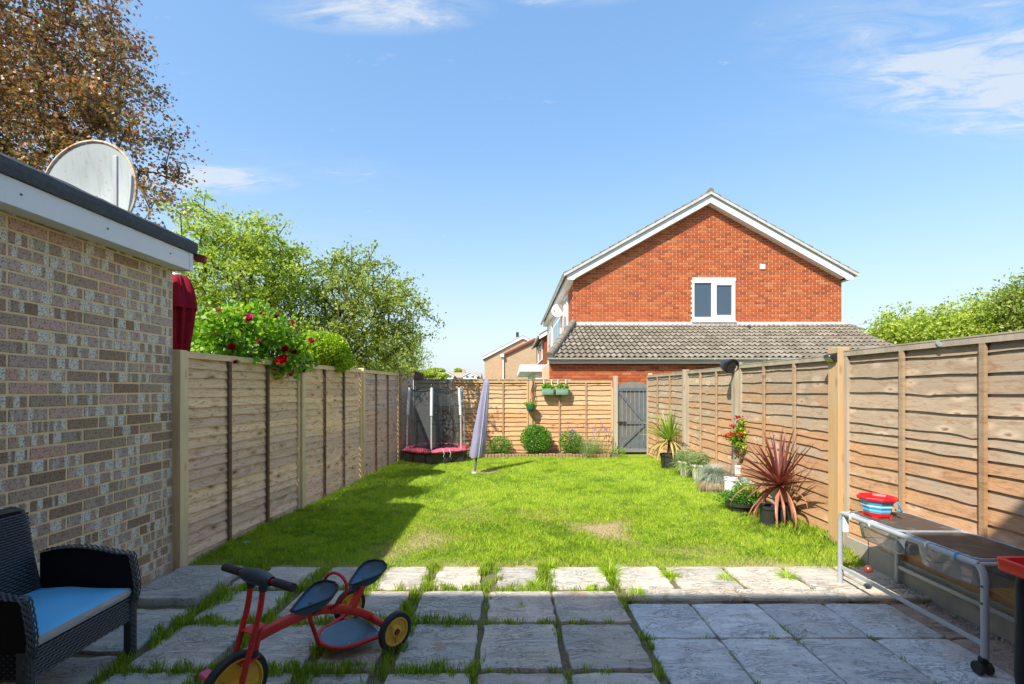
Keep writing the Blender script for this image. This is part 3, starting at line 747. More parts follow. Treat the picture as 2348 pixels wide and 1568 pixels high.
for n, x0, x1, y0, y1, h0, h1 in ST:
    cl = max(3, n // 26)                                # clumped
    cx, cy = rng.uniform(x0, x1, cl), rng.uniform(y0, y1, cl); i = rng.integers(0, cl, n)
    x = cx[i] + rng.normal(0, .018, n); y = cy[i] + rng.normal(0, .022, n)
    xx.append(np.clip(x, x0 - .01, x1 + .01)); yy.append(np.clip(y, y0 - .01, y1 + .01)); hh.append(.78 * rng.uniform(h0, h1, n) * rng.uniform(.6, 1.25, cl)[i])
x, y, h = np.concatenate(xx), np.concatenate(yy), np.concatenate(hh)
V, F = blades(x, y, np.full(len(x), -.02) - .022 * (x > .785) * (y < 3.27), h + .02, np.full(len(x), .0042), rng, .45, True)
go = np_mesh('joint_grass', V, F, 'grass', attr={'dry': np.repeat(np.where(rng.uniform(0, 1, len(x)) < .12, .8, .0), 5), 'tone': np.repeat(rng.uniform(.1, .6, len(x)), 5)})
tag(go, 'green grass growing in the joints between the patio slabs', 'grass', kind='stuff')
# single tufts on the lit row of slabs
TU = [(1258, 1300, .12, 'grass tuft between the third and fourth sunlit slabs'), (1395, 1312, .14, 'grass tuft at the corner between the two patios'), (1535, 1318, .10, 'grass tuft hanging from the lawn right of the patio corner'),
      (1665, 1327, .085, 'round lone grass tuft standing alone on the pale slabs'), (1802, 1322, .10, 'grass tuft on pale slabs nearest the water table'), (1225, 1342, .10, 'flat grass tuft in front of the square pale slab'),
      (1460, 1362, .09, 'grass tuft on the step above the smooth slabs'), (1355, 1350, .06, 'small yellow grass tuft on a sunlit slab'), (1195, 1388, .04, 'tiny grass tuft in a cracked shaded slab'),
      (2262, 1326 + 62, .05, 'small leafy weed by the concrete board under the water table')]
for i, (px, py, r_, lb) in enumerate(TU):
    c = G(px, py); 
    V, F = strands((c.x, c.y, -.01), int(2600 * r_), r_ * .95, .0045, rng, 1.0, .55, .7, 3, r_ * .35)
    o = np_mesh('grass_tuft', V, F, 'grass', world=c, attr={'dry': np.zeros(len(V)), 'tone': np.full(len(V), .5)}); tag(o, lb, 'grass tuft', 'grass tufts on the patio', 'thing')
# gravel and chips along the right edge
mb = MB(); rg = random.Random(9)
for i in range(330):
    y = rg.uniform(2.3, 3.6); x = 2.93 - abs(rg.gauss(0, .05)) - .01; s = rg.uniform(.003, .009)
    mb.box((x, y, ZR + .002 + s / 2 + (.03 if y > 3.27 else 0)), (s, s * rg.uniform(.7, 1.3), s * .8), (rg.random() * 3, rg.random() * 3, rg.random() * 3))
tag(mb.build('gravel', 'gravel'), 'pale gravel chips along the foot of the right fence', 'gravel', kind='stuff')

# ------------------------------------------------------------------ fences
def board_mb(mbw, fr, u0, u1, z0, z1, rnd, wav=.006, seg=22, proud=.026, back=.003):
    if fr[2].x < -.5: proud = .018
    """one waney lap board between u0..u1 along the fence frame fr=(origin, dir, normal)"""
    o, d, nrm = fr; th = .009; vs = []; ph = [rnd.uniform(0, 6) for _ in range(4)]; dip = rnd.uniform(u0, u1); dw = rnd.uniform(.03, .07); da = rnd.uniform(.2, 2.4) * wav
    for i in range(seg + 1):
        u = u0 + (u1 - u0) * i / seg
        w = wav * (.5 * math.sin(u * 3.1 + ph[0]) + .35 * math.sin(u * 7.7 + ph[1]) + .2 * math.sin(u * 17 + ph[2])) - da * math.exp(-((u - dip) / dw) ** 2)
        b = o + d * u
        for q, (zz, off) in enumerate(((z1, back), (z0 + w, proud), (z0 + w, proud - th), (z1, back - th))):
            p = b + nrm * off; vs.append((p.x, p.y, zz))
    fs = []
    for i in range(seg):
        a, b = i * 4, i * 4 + 4
        for k in range(4):
            k2 = (k + 1) % 4; fs.append((a + k, a + k2, b + k2, b + k))
    fs += [(0, 1, 2, 3), (seg * 4 + 3, seg * 4 + 2, seg * 4 + 1, seg * 4)]
    mbw.add(vs, fs)
def lap_panel(root, fr, u0, u1, z0, z1, heights, bmat, batmat, railmat, rnd, bats=(1 / 3, 2 / 3), wav=.006, battop=.04, dark_edge=False):
    o, d, nrm = fr
    def pt(u, off, z): p = o + d * u + nrm * off; return Vector((p.x, p.y, z))
    pan = MB()
    for u in (u0 + .017, u1 - .017): pan.bar(pt(u, .022, z0), pt(u, .022, z1 - .045), .034, .034, up=nrm)
    pan.bar(pt(u0, .020, z1 - .022), pt(u1, .020, z1 - .022), .042, .042)
    pan.bar(pt(u0 - .0, .014, z1 + .004), pt(u1, .014, z1 + .004), .06, .010)
    p = pan.build('panel', railmat, root)
    z = z1 - .045; i = 0
    while z > z0 + .01:
        h = heights[i] if i < len(heights) else heights[-1] * rnd.uniform(.9, 1.1)
        zb = max(z - h, z0)
        if zb - z0 < .03: zb = z0
        mb = MB(); board_mb(mb, fr, u0 + .034, u1 - .034, zb, z + .014, rnd, wav)
        mb.build('board', bmat, p); z = zb; i += 1
    for b in bats:
        u = u0 + (u1 - u0) * b; mb = MB()
        mb.bar(pt(u, .034, z0 + .01), pt(u, .034, z1 - .043), .034, .022, up=nrm); mb.build('batten', batmat, p)
    return p
def post(root, fr, u, z0, z1, mat, w=.095, off=.0, t=.095):
    o, d, nrm = fr; q = o + d * u + nrm * off; mb = MB()
    mb.bar((q.x, q.y, z0), (q.x, q.y, z1), w, t, up=nrm)
    return mb.build('post', mat, root, bevel=.004)
rn = random.Random(11)
# right fence
RF = thing('fence', (2.97, 4.2, 0), 'sunlit lapped timber fence along the right side of the lawn', 'fence')
frR = (Vector((2.97, 0, 0)), Vector((0, 1, 0)), Vector((-1, 0, 0)))
HN = [.055, .13, .13, .13, .135, .07, .08, .085, .10, .105, .105, .105, .105, .10]
lap_panel(RF, frR, .52, 2.27, .17, 1.80, HN, 'wood_right', 'batten', 'post_grey', rn, wav=.008)
lap_panel(RF, frR, 2.35, 4.14, .17, 1.79, HN, 'wood_right', 'batten', 'post_grey', rn, bats=(.32, .66), wav=.008)
lap_panel(RF, frR, 4.29, 6.06, .05, 1.765, [.06, .125, .12, .12, .115, .125, .07, .09, .10, .11, .11, .12], 'wood_right', 'batten', 'post_grey', rn, wav=.008)
lap_panel(RF, frR, 6.18, 7.87, .04, 1.75, [.05, .14, .13, .13, .10, .11, .12], 'wood_right', 'batten', 'post_grey', rn, wav=.008)
lap_panel(RF, frR, 7.98, 10.22, .02, 1.74, [.05, .12, .11, .12, .11], 'wood_right', 'batten', 'post_grey', rn, wav=.012)
for u, z1, m, w in ((.46, 1.82, 'post_warm', .10), (2.31, 1.82, 'post_warm', .09), (4.215, 1.83, 'post_warm', .135), (6.12, 1.80, 'post_grey', .10), (7.925, 1.78, 'post_grey', .08)): post(RF, frR, u, -.05, z1, m, w, .035, .10)
mb = MB(); mb.box((2.955, 2.35, .068), (.045, 3.6, .205)); mb.build('gravel_board', 'concrete', RF, bevel=.006)
mb = MB(); q = P(2165, 790, 3.20); mb.lathe((2.922, 3.21, 1.772), [(.030, 0), (.030, .003)], 16, axis=(-1, 0, 0), sy=.45); mb.build('maker_badge', 'steel', RF)
# left fence
dl = Vector((.0753, 1, 0)).normalized(); nl = Vector((dl.y, -dl.x, 0))
frL = (Vector((-3.016, 0, 0)), dl, nl); k_ = dl.y
def UL(y): return y / k_
LF = thing('fence', (left_x(5.7), 5.7, 0), 'long shaded pale timber fence along the left side of the lawn', 'fence')
HL = [.09, .088, .085, .085]
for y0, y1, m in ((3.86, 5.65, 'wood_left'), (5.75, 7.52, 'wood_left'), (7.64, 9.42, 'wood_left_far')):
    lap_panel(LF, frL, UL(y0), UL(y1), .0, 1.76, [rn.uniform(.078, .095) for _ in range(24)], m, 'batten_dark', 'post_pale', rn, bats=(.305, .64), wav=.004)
for y, z1, m in ((3.815, 1.775, 'post_pale'), (5.70, 1.78, 'post_pale'), (7.58, 1.79, 'post_pale'), (9.47, 1.79, 'batten')): post(LF, frL, UL(y), -.05, z1, m, .08, .02, .09)
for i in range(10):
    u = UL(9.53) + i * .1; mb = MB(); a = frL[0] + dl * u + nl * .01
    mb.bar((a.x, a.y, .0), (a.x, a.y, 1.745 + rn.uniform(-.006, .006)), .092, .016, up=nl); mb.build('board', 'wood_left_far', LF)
mb = MB(); a = frL[0] + dl * UL(9.5) + nl * .02; b = frL[0] + dl * UL(10.5) + nl * .02; mb.bar((a.x, a.y, 1.775), (b.x, b.y, 1.775), .06, .02); mb.build('capping_rail', 'post_pale', LF)
# back fence
frB = (Vector((0, 10.5, 0)), Vector((1, 0, 0)), Vector((0, -1, 0)))
BF = thing('fence', (0, 10.5, 0), 'orange lapped timber fence across the end of the lawn', 'fence')
HB = [.05, .105, .11, .10]
lap_panel(BF, frB, -2.17, -1.42, .0, 1.63, [.1] * 20, 'wood_old', 'post_grey', 'post_grey', rn, bats=(.75,), wav=.01)
lap_panel(BF, frB, -1.32, .36, .0, 1.63, [.05] + [rn.uniform(.09, .12) for _ in range(20)], 'wood_back', 'batten', 'post_warm', rn, wav=.012)
lap_panel(BF, frB, .47, 2.24, .0, 1.63, [.05] + [rn.uniform(.09, .12) for _ in range(20)], 'wood_back', 'batten', 'post_warm', rn, wav=.012)
for u, z1, m in ((-1.37, 1.66, 'post_grey'), (.415, 1.64, 'post_warm'), (2.31, 1.74, 'post_grey')): post(BF, frB, u, -.05, z1, m, .085 if u < 2 else .095, .03, .09)
# right gate post ends the run
post(BF, frB, 3.075, -.05, 1.80, 'post_pale', .07, .06, .09)

# garden gate
GT = thing('gate', (2.68, 10.46, 0), 'weathered grey-blue boarded garden gate with Z braces', 'gate')
gx0, gx1 = 2.365, 3.03; nb = 7; bw = (gx1 - gx0) / nb
for i in range(nb):
    mb = MB(); xx0 = gx0 + i * bw; mb.box((xx0 + bw / 2, 10.475, .78), (bw - .007, .018, 1.50)); mb.build('board', 'gate_grey', GT, bevel=.003)
arc = [(gx0 + (gx1 - gx0) * i / 12, 1.535 + .075 * math.sin(math.pi * (i / 12)) ** .8 if True else 0) for i in range(13)]
mb = MB(); vs = []; fs = []
for x_, z_ in arc: vs += [(x_, 10.49, 1.46), (x_, 10.49, z_), (x_, 10.465, 1.46), (x_, 10.465, z_)]
for i in range(12):
    a = i * 4; b = a + 4; fs += [(a + 2, b + 2, b + 3, a + 3), (a + 1, a + 3, b + 3, b + 1), (b, a, a + 1, b + 1)]
mb.add(vs, fs); mb.build('arched_top', 'gate_old', GT)
for z_ in (1.44, .70, .08):
    mb = MB(); mb.box(((gx0 + gx1) / 2 - (.02 if z_ == .70 else 0), 10.452, z_), (gx1 - gx0 - (.08 if z_ == .70 else .0), .026, .075)); mb.build('rail', 'gate_old' if z_ == .08 else 'gate_grey', GT, bevel=.003)
mb = MB(); mb.bar((gx0 + .03, 10.450, 1.38), (gx1 - .12, 10.450, .76), .022, .06, up=(0, 0, 1)); mb.build('brace', 'gate_grey', GT)
mb = MB(); mb.bar((gx0 + .03, 10.450, .14), (gx1 - .10, 10.450, .65), .022, .065, up=(0, 0, 1)); mb.build('brace', 'gate_grey', GT)
mb = MB(); mb.box((gx1 - .03, 10.450, .77), (.06, .024, 1.24)); mb.build('stile', 'gate_grey', GT)
la = MB(); la.tube([(gx0 - .03, 10.425, .71), (gx0 + .17, 10.425, .71)], .009, 8); la.box((gx0 + .05, 10.43, .71), (.04, .02, .05)); la.box((gx0 + .14, 10.43, .71), (.03, .02, .05)); la.tube([(gx0 + .11, 10.42, .71), (gx0 + .13, 10.40, .65)], .006, 6); la.build('latch', 'black_metal', GT)

# alley fence behind, and a dark neighbour's fence
AF = thing('fence', (0, 11.15, 0), 'low dark topped fence seen just above the back garden fence', 'fence')
for i in range(9):
    x_ = -2.0 + i * .42; mb = MB(); mb.box((x_, 11.15, .83), (.07, .07, 1.69)); mb.build('post', 'post_grey' if i != 6 else 'maroon_tile', AF)
mb = MB(); mb.box((-.35, 11.15, 1.675), (3.5, .05, .02)); mb.build('top_rail', 'post_grey', AF)
mb = MB(); mb.box((-.35, 11.17, 1.645), (3.5, .02, .045)); mb.build('rail', 'black_metal', AF)
mb = MB(); mb.box((-.35, 11.18, .80), (3.5, .02, 1.6)); mb.build('infill_board', 'dark_wood', AF)
NF = thing('fence', (-2.1, 12.2, 0), 'short dark brown fence beyond the corner of the left fence', 'fence')
for i in range(7):
    y_ = 10.6 + i * .115; x_ = left_x(y_) + .02
    mb = MB(); mb.bar((x_, y_, 0), (x_, y_, 1.86 - .006 * i), .11, .02, up=(1, 0, 0)); mb.build('board', 'dark_wood', NF)

# ------------------------------------------------------------------ brick outhouse on the left
OH = thing('outhouse', (-2.73, 3.0, 0), 'flat roofed outhouse of rustic brown brick with white fascia', 'outhouse')
WX = -2.735
mb = MB(); mb.box((WX - 1.1 + .001, 1.9, 1.2), (2.2, 3.755, 2.5)); mb.build('wall', 'mortar_sand', OH)
brick_v = []
def brick_mesh(L, H, D=.03, c=.004, seed=0, mat='brick_rustic', axis='y'):
    """brick face in the +x direction, centred"""
    r_ = random.Random(seed); hl, hh = L / 2, H / 2; j = lambda: r_.uniform(-.0018, .0018)
    out = [(0, -hl + j(), -hh + j()), (0, hl + j(), -hh + j()), (0, hl + j(), hh + j()), (0, -hl + j(), hh + j())]
    face = [(c, a[1] * (1 - c / hl), a[2] * (1 - c / hh)) for a in out]; back = [(-D, a[1], a[2]) for a in out]
    vs = back + out + face; fs = [(8, 9, 10, 11)]
    for l in (0, 4):
        for i in range(4): k = (i + 1) % 4; fs.append((l + i, l + k, l + 4 + k, l + 4 + i))
    me = bpy.data.meshes.new('brick'); me.from_pydata(vs, [], fs); me.materials.append(MATS[mat]); return me
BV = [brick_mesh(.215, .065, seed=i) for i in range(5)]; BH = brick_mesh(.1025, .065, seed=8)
rb = random.Random(21)
for row in range(33):
    z = .04 + row * .075
    if z > 2.45: break
    y = 3.772
    if row % 2: 
        inst('brick', BH, OH, (WX, y - .051, z)); y -= .1125
    while y > 2.05:
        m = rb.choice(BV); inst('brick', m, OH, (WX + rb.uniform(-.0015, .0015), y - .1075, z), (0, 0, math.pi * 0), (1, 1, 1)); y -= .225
mb = MB(); mb.box((-2.595, 1.9, 2.482), (.018, 3.80, .140)); mb.build('fascia', 'white_board', OH)
mb = MB(); mb.box((-3.4, 3.80, 2.482), (1.60, .018, .140)); mb.build('fascia', 'white_board', OH)
mb = MB(); mb.box((-2.667, 1.9, 2.425), (.125, 3.78, .012)); mb.build('soffit', 'white_board', OH)
mb = MB(); mb.box((-2.592, 3.779, 2.482), (.019, .044, .142)); mb.build('corner_trim', 'white_board', OH, bevel=.002)
for y in (2.47, 3.0, 3.55):
    mb = MB(); mb.lathe((-2.586, y, 2.485), [(.006, 0), (.006, .004)], 8, axis=(1, 0, 0)); mb.build('screw', 'dark_bolt', OH)
mb = MB(); n = 60; prof = []
ys = [-.1 + 3.93 * i / n for i in range(n + 1)]
sec = [(-2.60, 2.552), (-2.570, 2.556), (-2.562, 2.60), (-2.566, 2.64), (-2.60, 2.665), (-4.6, 2.70)]
vs = []; fs = []
for i, y in enumerate(ys):
    for k, (x_, z_) in enumerate(sec): vs.append((x_ + (rb.uniform(-.002, .002) if k < 5 else 0), y, z_ + (rb.uniform(-.003, .003) if 0 < k < 5 else 0)))
for i in range(n):
    for k in range(5): a = i * 6 + k; fs.append((a, a + 6, a + 7, a + 1))
fs.append(tuple(n * 6 + k for k in range(6)))
mb.add(vs, fs); mb.build('felt_roof', 'felt', OH)
mb = MB(); mb.tube([(-2.62, 3.85, 2.545), (-2.575, 3.87, 2.54)], .026, 8); mb.box((-2.572, 3.875, 2.535), (.07, .06, .055), (0, .15, .3)); mb.build('gutter_end', 'maroon_tile', OH)

# satellite dish on the outhouse roof
SD = thing('satellite_dish', (-3.12, 3.5, 2.68), 'large weathered white dish with a rusty rim on the outhouse roof', 'satellite dish')
ax = Vector((-.10, -.98, .06)).normalized(); c = P(206, 442, 3.5)
mb = MB(); mb.lathe(c, [(.004, -.055), (.12, -.045), (.22, -.025), (.32, 0), (.388, .012)], 40, axis=ax, cap=False); mb.build('reflector', 'dish_white', SD, smooth=True)
mb = MB(); u = ax.orthogonal().normalized(); v = ax.cross(u)
mb.tube([c + ax * .012 + (u * math.cos(a) + v * math.sin(a)) * .390 for a in [6.2832 * i / 48 for i in range(48)]], .0115, 6, closed=True); mb.build('rim', 'rust_rim', SD, smooth=True)
b0 = P(265, 358, 3.38); b1 = P(265, 480, 3.38); mb = MB(); mb.box((b0 + b1) / 2, (.030, .018, (b0 - b1).length)); mb.build('bracket', 'steel', SD, bevel=.003)
mb = MB(); mb.tube([(c.x + .02, 3.70, 2.66), (c.x + .02, 3.64, c.z)], .02, 8); mb.build('mast', 'steel', SD)
mb = MB()
for i in range(14):
    q = P(rb.uniform(228, 300), 0, 3.42); q.z = 2.675; mb.bar(q, q + Vector((rb.uniform(-.04, .04), rb.uniform(-.03, .03), rb.uniform(.0, .03))), .004, .004)
tag(mb.build('twigs', 'bark'), 'dry twigs lying on the felt roof below the dish', 'twigs', kind='stuff')

# ------------------------------------------------------------------ our own house behind the camera: throws the shade on the patio
MH = thing('house', (0, -.7, 0), 'brick house behind the patio whose eaves shade the slabs', 'house')
mb = MB(); mb.box((0, -1.0, 2.45), (16, .6, 4.9)); mb.build('wall', 'brick_tan', MH)
mb = MB(); mb.add([(-8.3, -.43, 4.9), (8.3, -.43, 4.9), (8.3, -.43, 5.02), (-8.3, -.43, 5.02), (-8.3, -5.2, 7.4), (8.3, -5.2, 7.4), (-8.3, -.7, 4.9), (8.3, -.7, 4.9)], [(0, 1, 2, 3), (3, 2, 5, 4), (0, 6, 7, 1), (6, 4, 5, 7)]); mb.build('roof', 'roof_far', MH)
mb = MB(); mb.box((.6, -.69, 1.05), (2.4, .04, 2.1)); mb.build('patio_door', 'dark_window', MH)
mb = MB(); mb.box((.6, -.68, 1.05), (.06, .05, 2.1)); mb.box((.6, -.68, 2.12), (2.5, .05, .06)); mb.build('door_frame', 'white_pvc', MH)

# ------------------------------------------------------------------ the big red brick house
BHS = thing('house', (6, 14.3, 0), 'red brick gable ended house with white bargeboards behind the garden', 'house')
GY, GX, GW, RY = 14.3, 5.95, 4.09, 14.06
ZE, ZA = 4.93, 7.38                                     # roof line at the eaves tip and at the apex
HR = 4.38; sl = (ZA - ZE) / HR
def gz(x): return ZA - abs(x - GX) * sl                 # top of roof at x
mb = MB(); xl, xr = GX - GW, GX + GW; wz = lambda x: gz(x) - .20
mb.add([(xl, GY, 0), (xr, GY, 0), (xr, GY, wz(xr)), (GX, GY, wz(GX)), (xl, GY, wz(xl)),
        (xl, 24.7, 0), (xr, 24.7, 0), (xr, 24.7, wz(xr)), (GX, 24.7, wz(GX)), (xl, 24.7, wz(xl))],
       [(0, 1, 2, 3, 4), (9, 8, 7, 6, 5), (5, 0, 4, 9), (1, 6, 7, 2), (4, 3, 8, 9), (3, 2, 7, 8)]); mb.build('wall', 'mortar_peach', BHS)
# extension (lower front wall)
EY, EX0, EX1 = 11.535, .918, 9.70
mb = MB(); mb.box(((EX0 + EX1) / 2, (EY + GY) / 2, 1.04), (EX1 - EX0, GY - EY - .01, 2.08)); mb.build('extension_wall', 'mortar_peach', BHS)
BM = brick_mesh(.215, .065, D=.02, c=.003, seed=3, mat='brick_red'); BMh = brick_mesh(.1025, .065, D=.02, c=.003, seed=4, mat='brick_red')
rotf = (0, 0, rad(-90)); BC = []; rest = MB()
def add_brick(x, y, z, L, part):
    if part: inst('brick', BM if L > .15 else BMh, BHS, (x, y, z), rotf)
    else:
        h, l = .0325, L / 2; e = .003
        rest.add([(x - l, y, z - h), (x + l, y, z - h), (x + l, y, z + h), (x - l, y, z + h), (x - l + e, y - e, z - h + e), (x + l - e, y - e, z - h + e), (x + l - e, y - e, z + h - e), (x - l + e, y - e, z + h - e)],
                 [(4, 5, 6, 7), (0, 1, 5, 4), (1, 2, 6, 5), (2, 3, 7, 6), (3, 0, 4, 7)])
nparts = 0
for row in range(8):                                    # extension courses that show over the fence
    z = 1.52 + row * .075
    x = EX0 - (0 if row % 2 else 0)
    first = .1025 if row % 2 else .215
    while x < 5.95:
        L = first; add_brick(x + L / 2, EY - .006, z, L, nparts < 190); nparts += 1; x += L + .010; first = .215
WIN = (5.50, 6.79, 3.50, 4.82)
row = 0; z = 3.46
while z < 7.2:
    xa = max(xl, GX - (ZA - .26 - z) / sl); xb = min(xr, GX + (ZA - .26 - z) / sl)
    off = 0 if row % 2 else .1125
    k = 0; x = xl - off
    while x < xr:
        a, b = max(x, xa), min(x + .215, xb)
        if b - a > .05:
            segs = [(a, b)]
            if WIN[2] - .04 < z < WIN[3] + .03 and b > WIN[0] and a < WIN[1]:
                segs = []
                if a < WIN[0] - .05: segs.append((a, WIN[0] - .005))
                if b > WIN[1] + .05: segs.append((WIN[1] + .005, b))
            for p_, q_ in segs:
                full = abs(q_ - p_ - .215) < .001
                add_brick((p_ + q_) / 2, GY - .006, z, q_ - p_, full and nparts < 298 and row < 6 and a > 1.9)
                if full and nparts < 298 and row < 6: nparts += 1
        x += .225
    z += .075; row += 1
o = rest.build('brickwork', 'brick_red', BHS); o['kind'] = 'stuff'
# side wall bricks as material-scale courses on the flank
mb = MB()
zz = 2.2
while zz < 4.65:
    yy = GY + (.0 if int(zz * 13.34) % 2 else .11)
    while yy < 15.4:
        mb.box((xl - .001, yy + .107, zz), (.010, .215, .065)); yy += .225
    zz += .075
o = mb.build('flank_brickwork', 'brick_red', BHS); o['kind'] = 'stuff'
# bargeboards, soffits, roof
for sg in (-1, 1):
    def bx(d, z_, y_): return (GX + sg * d, y_, z_)
    d1 = HR - .09; zt0 = ZA - .10; dz = .245
    zb = lambda d: zt0 - d * sl
    vs = [bx(0, zb(0), RY), bx(d1, zb(d1), RY), bx(d1, zb(d1) - .15, RY), bx(GW + .0, zb(d1) - .165, RY), bx(GW - .06, zb(GW - .06) - dz, RY), bx(0, zb(0) - dz, RY)]
    vs2 = [(a, b + .025, c_) for a, b, c_ in vs]; n = 6
    f = [tuple(range(n)), tuple(range(2 * n - 1, n - 1, -1))] + [(i, (i + 1) % n, n + (i + 1) % n, n + i) for i in range(n)]
    mb = MB(); mb.add(vs + vs2, f); mb.build('bargeboard', 'soffit', BHS)
    mb = MB(); mb.add([bx(0, zb(0) - dz + .002, RY + .02), bx(GW - .05, zb(GW - .05) - dz + .002, RY + .02), bx(GW - .05, zb(GW - .05) - dz + .002, GY), bx(0, zb(0) - dz + .002, GY)], [(0, 1, 2, 3)]); mb.build('soffit', 'white_board', BHS)
    # eaves box along the flank
    ze = zb(d1) - .15
    mb = MB(); mb.add([bx(GW - .01, ze, RY + .02), bx(d1, ze + .01, RY + .02), bx(d1, ze + .01, 24.9), bx(GW - .01, ze, 24.9), bx(d1, ze + .17, RY + .02), bx(d1, ze + .17, 24.9)], [(0, 1, 2, 3), (1, 4, 5, 2)]); mb.build('eaves_box', 'white_board', BHS)
    mb = MB(); vs = []; fs = []
    for i, y_ in enumerate((RY - .02, 18.0, 22.0, 24.9)):
        for k in range(7):
            a = math.pi + math.pi * k / 6; vs.append(bx(HR + .01 + math.cos(a) * .055, ze + .15 + math.sin(a) * .055, y_))
    for i in range(3):
        for k in range(6): a = i * 7 + k; fs.append((a, a + 1, a + 8, a + 7))
    mb.add(vs, fs); mb.build('gutter', 'gutter_grey', BHS, smooth=True)
    # roof slope with stepped tile courses
    vs = []; fs = []; nc = 16; y0_ = RY - .05
    for i in range(nc):
        d0, d1_ = HR * i / nc, HR * (i + 1) / nc + .03
        b = len(vs)
        za, zb_ = ZA - d0 * sl - .012, ZA - d1_ * sl + .022
        vs += [bx(d0, za, y0_), bx(d1_, zb_, y0_), bx(d1_, zb_, 25), bx(d0, za, 25), bx(d0, za - .08, y0_), bx(d1_, zb_ - .09, y0_), bx(d1_, zb_ - .03, 25)]
        fs += [(b, b + 1, b + 2, b + 3), (b, b + 4, b + 5, b + 1), (b + 1, b + 5, b + 6, b + 2)]
    mb = MB(); mb.add(vs, fs); mb.build('roof', 'roof_tile', BHS)
    mb = MB(); e = HR + .02; f0, f1 = ZA - .035, ZA - .112
    mb.add([bx(0, f0, y0_ - .012), bx(e, f0 - e * sl, y0_ - .012), bx(e, f1 - e * sl, y0_ - .012), bx(0, f1, y0_ - .012), bx(0, f0, y0_ + .03), bx(e, f0 - e * sl, y0_ + .03), bx(e, f1 - e * sl, y0_ + .03), bx(0, f1, y0_ + .03)],
           [(0, 1, 2, 3), (0, 4, 5, 1), (3, 2, 6, 7), (1, 5, 6, 2)]); mb.build('verge', 'verge', BHS)
mb = MB(); mb.tube([(GX, RY - .06 + i * .45, ZA - .01 + (.012 if i % 2 else 0)) for i in range(25)], .085, 10); mb.build('ridge', 'roof_tile', BHS, smooth=True)
# window
wn = MB(); x0, x1, z0, z1 = WIN
for a, b, c_, d in ((x0, x0 + .045, z0, z1 - .09), (x1 - .10, x1, z0, z1 - .09), (x0 + .045, x1 - .10, z0, z0 + .13), (x0 + .045, x1 - .10, z1 - .15, z1 - .09), (6.07, 6.22, z0 + .13, z1 - .15)):
    wn.box(((a + b) / 2, GY - .018, (c_ + d) / 2), (b - a, .05, d - c_))
wn.box(((6.22 + x1 - .10) / 2, GY - .018, z1 - .185), (x1 - .10 - 6.22, .045, .07)); wn.box(((6.22 + x1 - .10) / 2, GY - .018, z0 + .16), (x1 - .10 - 6.22, .045, .06))
wf = wn.build('window', 'white_pvc', BHS, bevel=.006)
for a, b in ((x0 + .04, 6.08), (6.21, x1 - .09)):
    mb = MB(); mb.add([(a, GY - .004, z0 + .1), (b, GY - .004, z0 + .1), (b, GY - .004, z1 - .12), (a, GY - .004, z1 - .12)], [(0, 1, 2, 3)]); mb.build('pane', 'dark_window', wf)
mb = MB(); mb.box(((x0 + x1) / 2 + .01, GY - .018, z1 - .045), (x1 - x0 + .02, .055, .085)); mb.build('lintel', 'render_white', wf)
mb = MB(); mb.box(((x0 + x1) / 2 - .01, GY - .045, z0 - .012), (x1 - x0 + .06, .11, .028)); mb.build('sill', 'white_pvc', wf)
q = P(1747, 612, GY); mb = MB(); mb.box((q.x, GY - .02, q.z), (.155, .045, .155), ch=.008); mb.build('vent', 'render_white', BHS)
# lean-to roof of the extension
r0, r1 = (11.40, 2.20), (GY - .01, 3.40)                # eaves and wall line (y, z)
SLv = Vector((0, r1[0] - r0[0], r1[1] - r0[1])); SLn = SLv.length; su = SLv.normalized(); up_ = Vector((0, -su.z, su.y))
mb = MB(); mb.add([(.93, r0[0] + .02, r0[1] - .03), (9.80, r0[0] + .02, r0[1] - .03), (10.3, r1[0], r1[1] - .03), (1.86, r1[0], r1[1] - .03)], [(0, 1, 2, 3)]); mb.build('roof_underlay', 'dark_wood', BHS)
def tile_mesh(seed):
    r_ = random.Random(seed); w, L = .292, .375; n = 16; vs = []; fs = []
    def hz(x): return .021 * math.cos((x / w * 2) * 2 * math.pi)
    for j, (yy, dz) in enumerate(((.004, .004), (0, .014), (L, -.018))):
        for i in range(n + 1):
            x = -w / 2 + w * i / n; wob = r_.uniform(-.002, .002) if j < 2 else 0
            vs.append((x, yy + wob, hz(x) + dz + .012))
    for j in range(2):
        for i in range(n): a = j * (n + 1) + i; fs.append((a, a + 1, a + n + 2, a + n + 1))
    me = bpy.data.meshes.new('tile'); me.from_pydata(vs, [], fs); me.materials.append(MATS['roof_tile'])
    return me
TM = [tile_mesh(i) for i in range(4)]; slope = math.atan2(su.z, su.y); nr = 10; gauge = SLn / nr; tcount = 0
rt = random.Random(4); left_tiles = MB()
for i in range(nr):
    t = (i) / nr; xa = .93 + (1.86 - .93) * t; xb = 9.80 + .5 * t
    x = .93 + .146 + (.0)
    while x < xb - .05:
        if x > xa - .02:
            p = Vector((x, r0[0], r0[1])) + su * (gauge * i - .02) + up_ * (.020 + rt.uniform(-.003, .004))
            o = inst('tile', rt.choice(TM), BHS, p, (slope + rad(-1.0), rt.uniform(-.01, .01), rt.uniform(-.012, .012))); tcount += 1
        x += .292
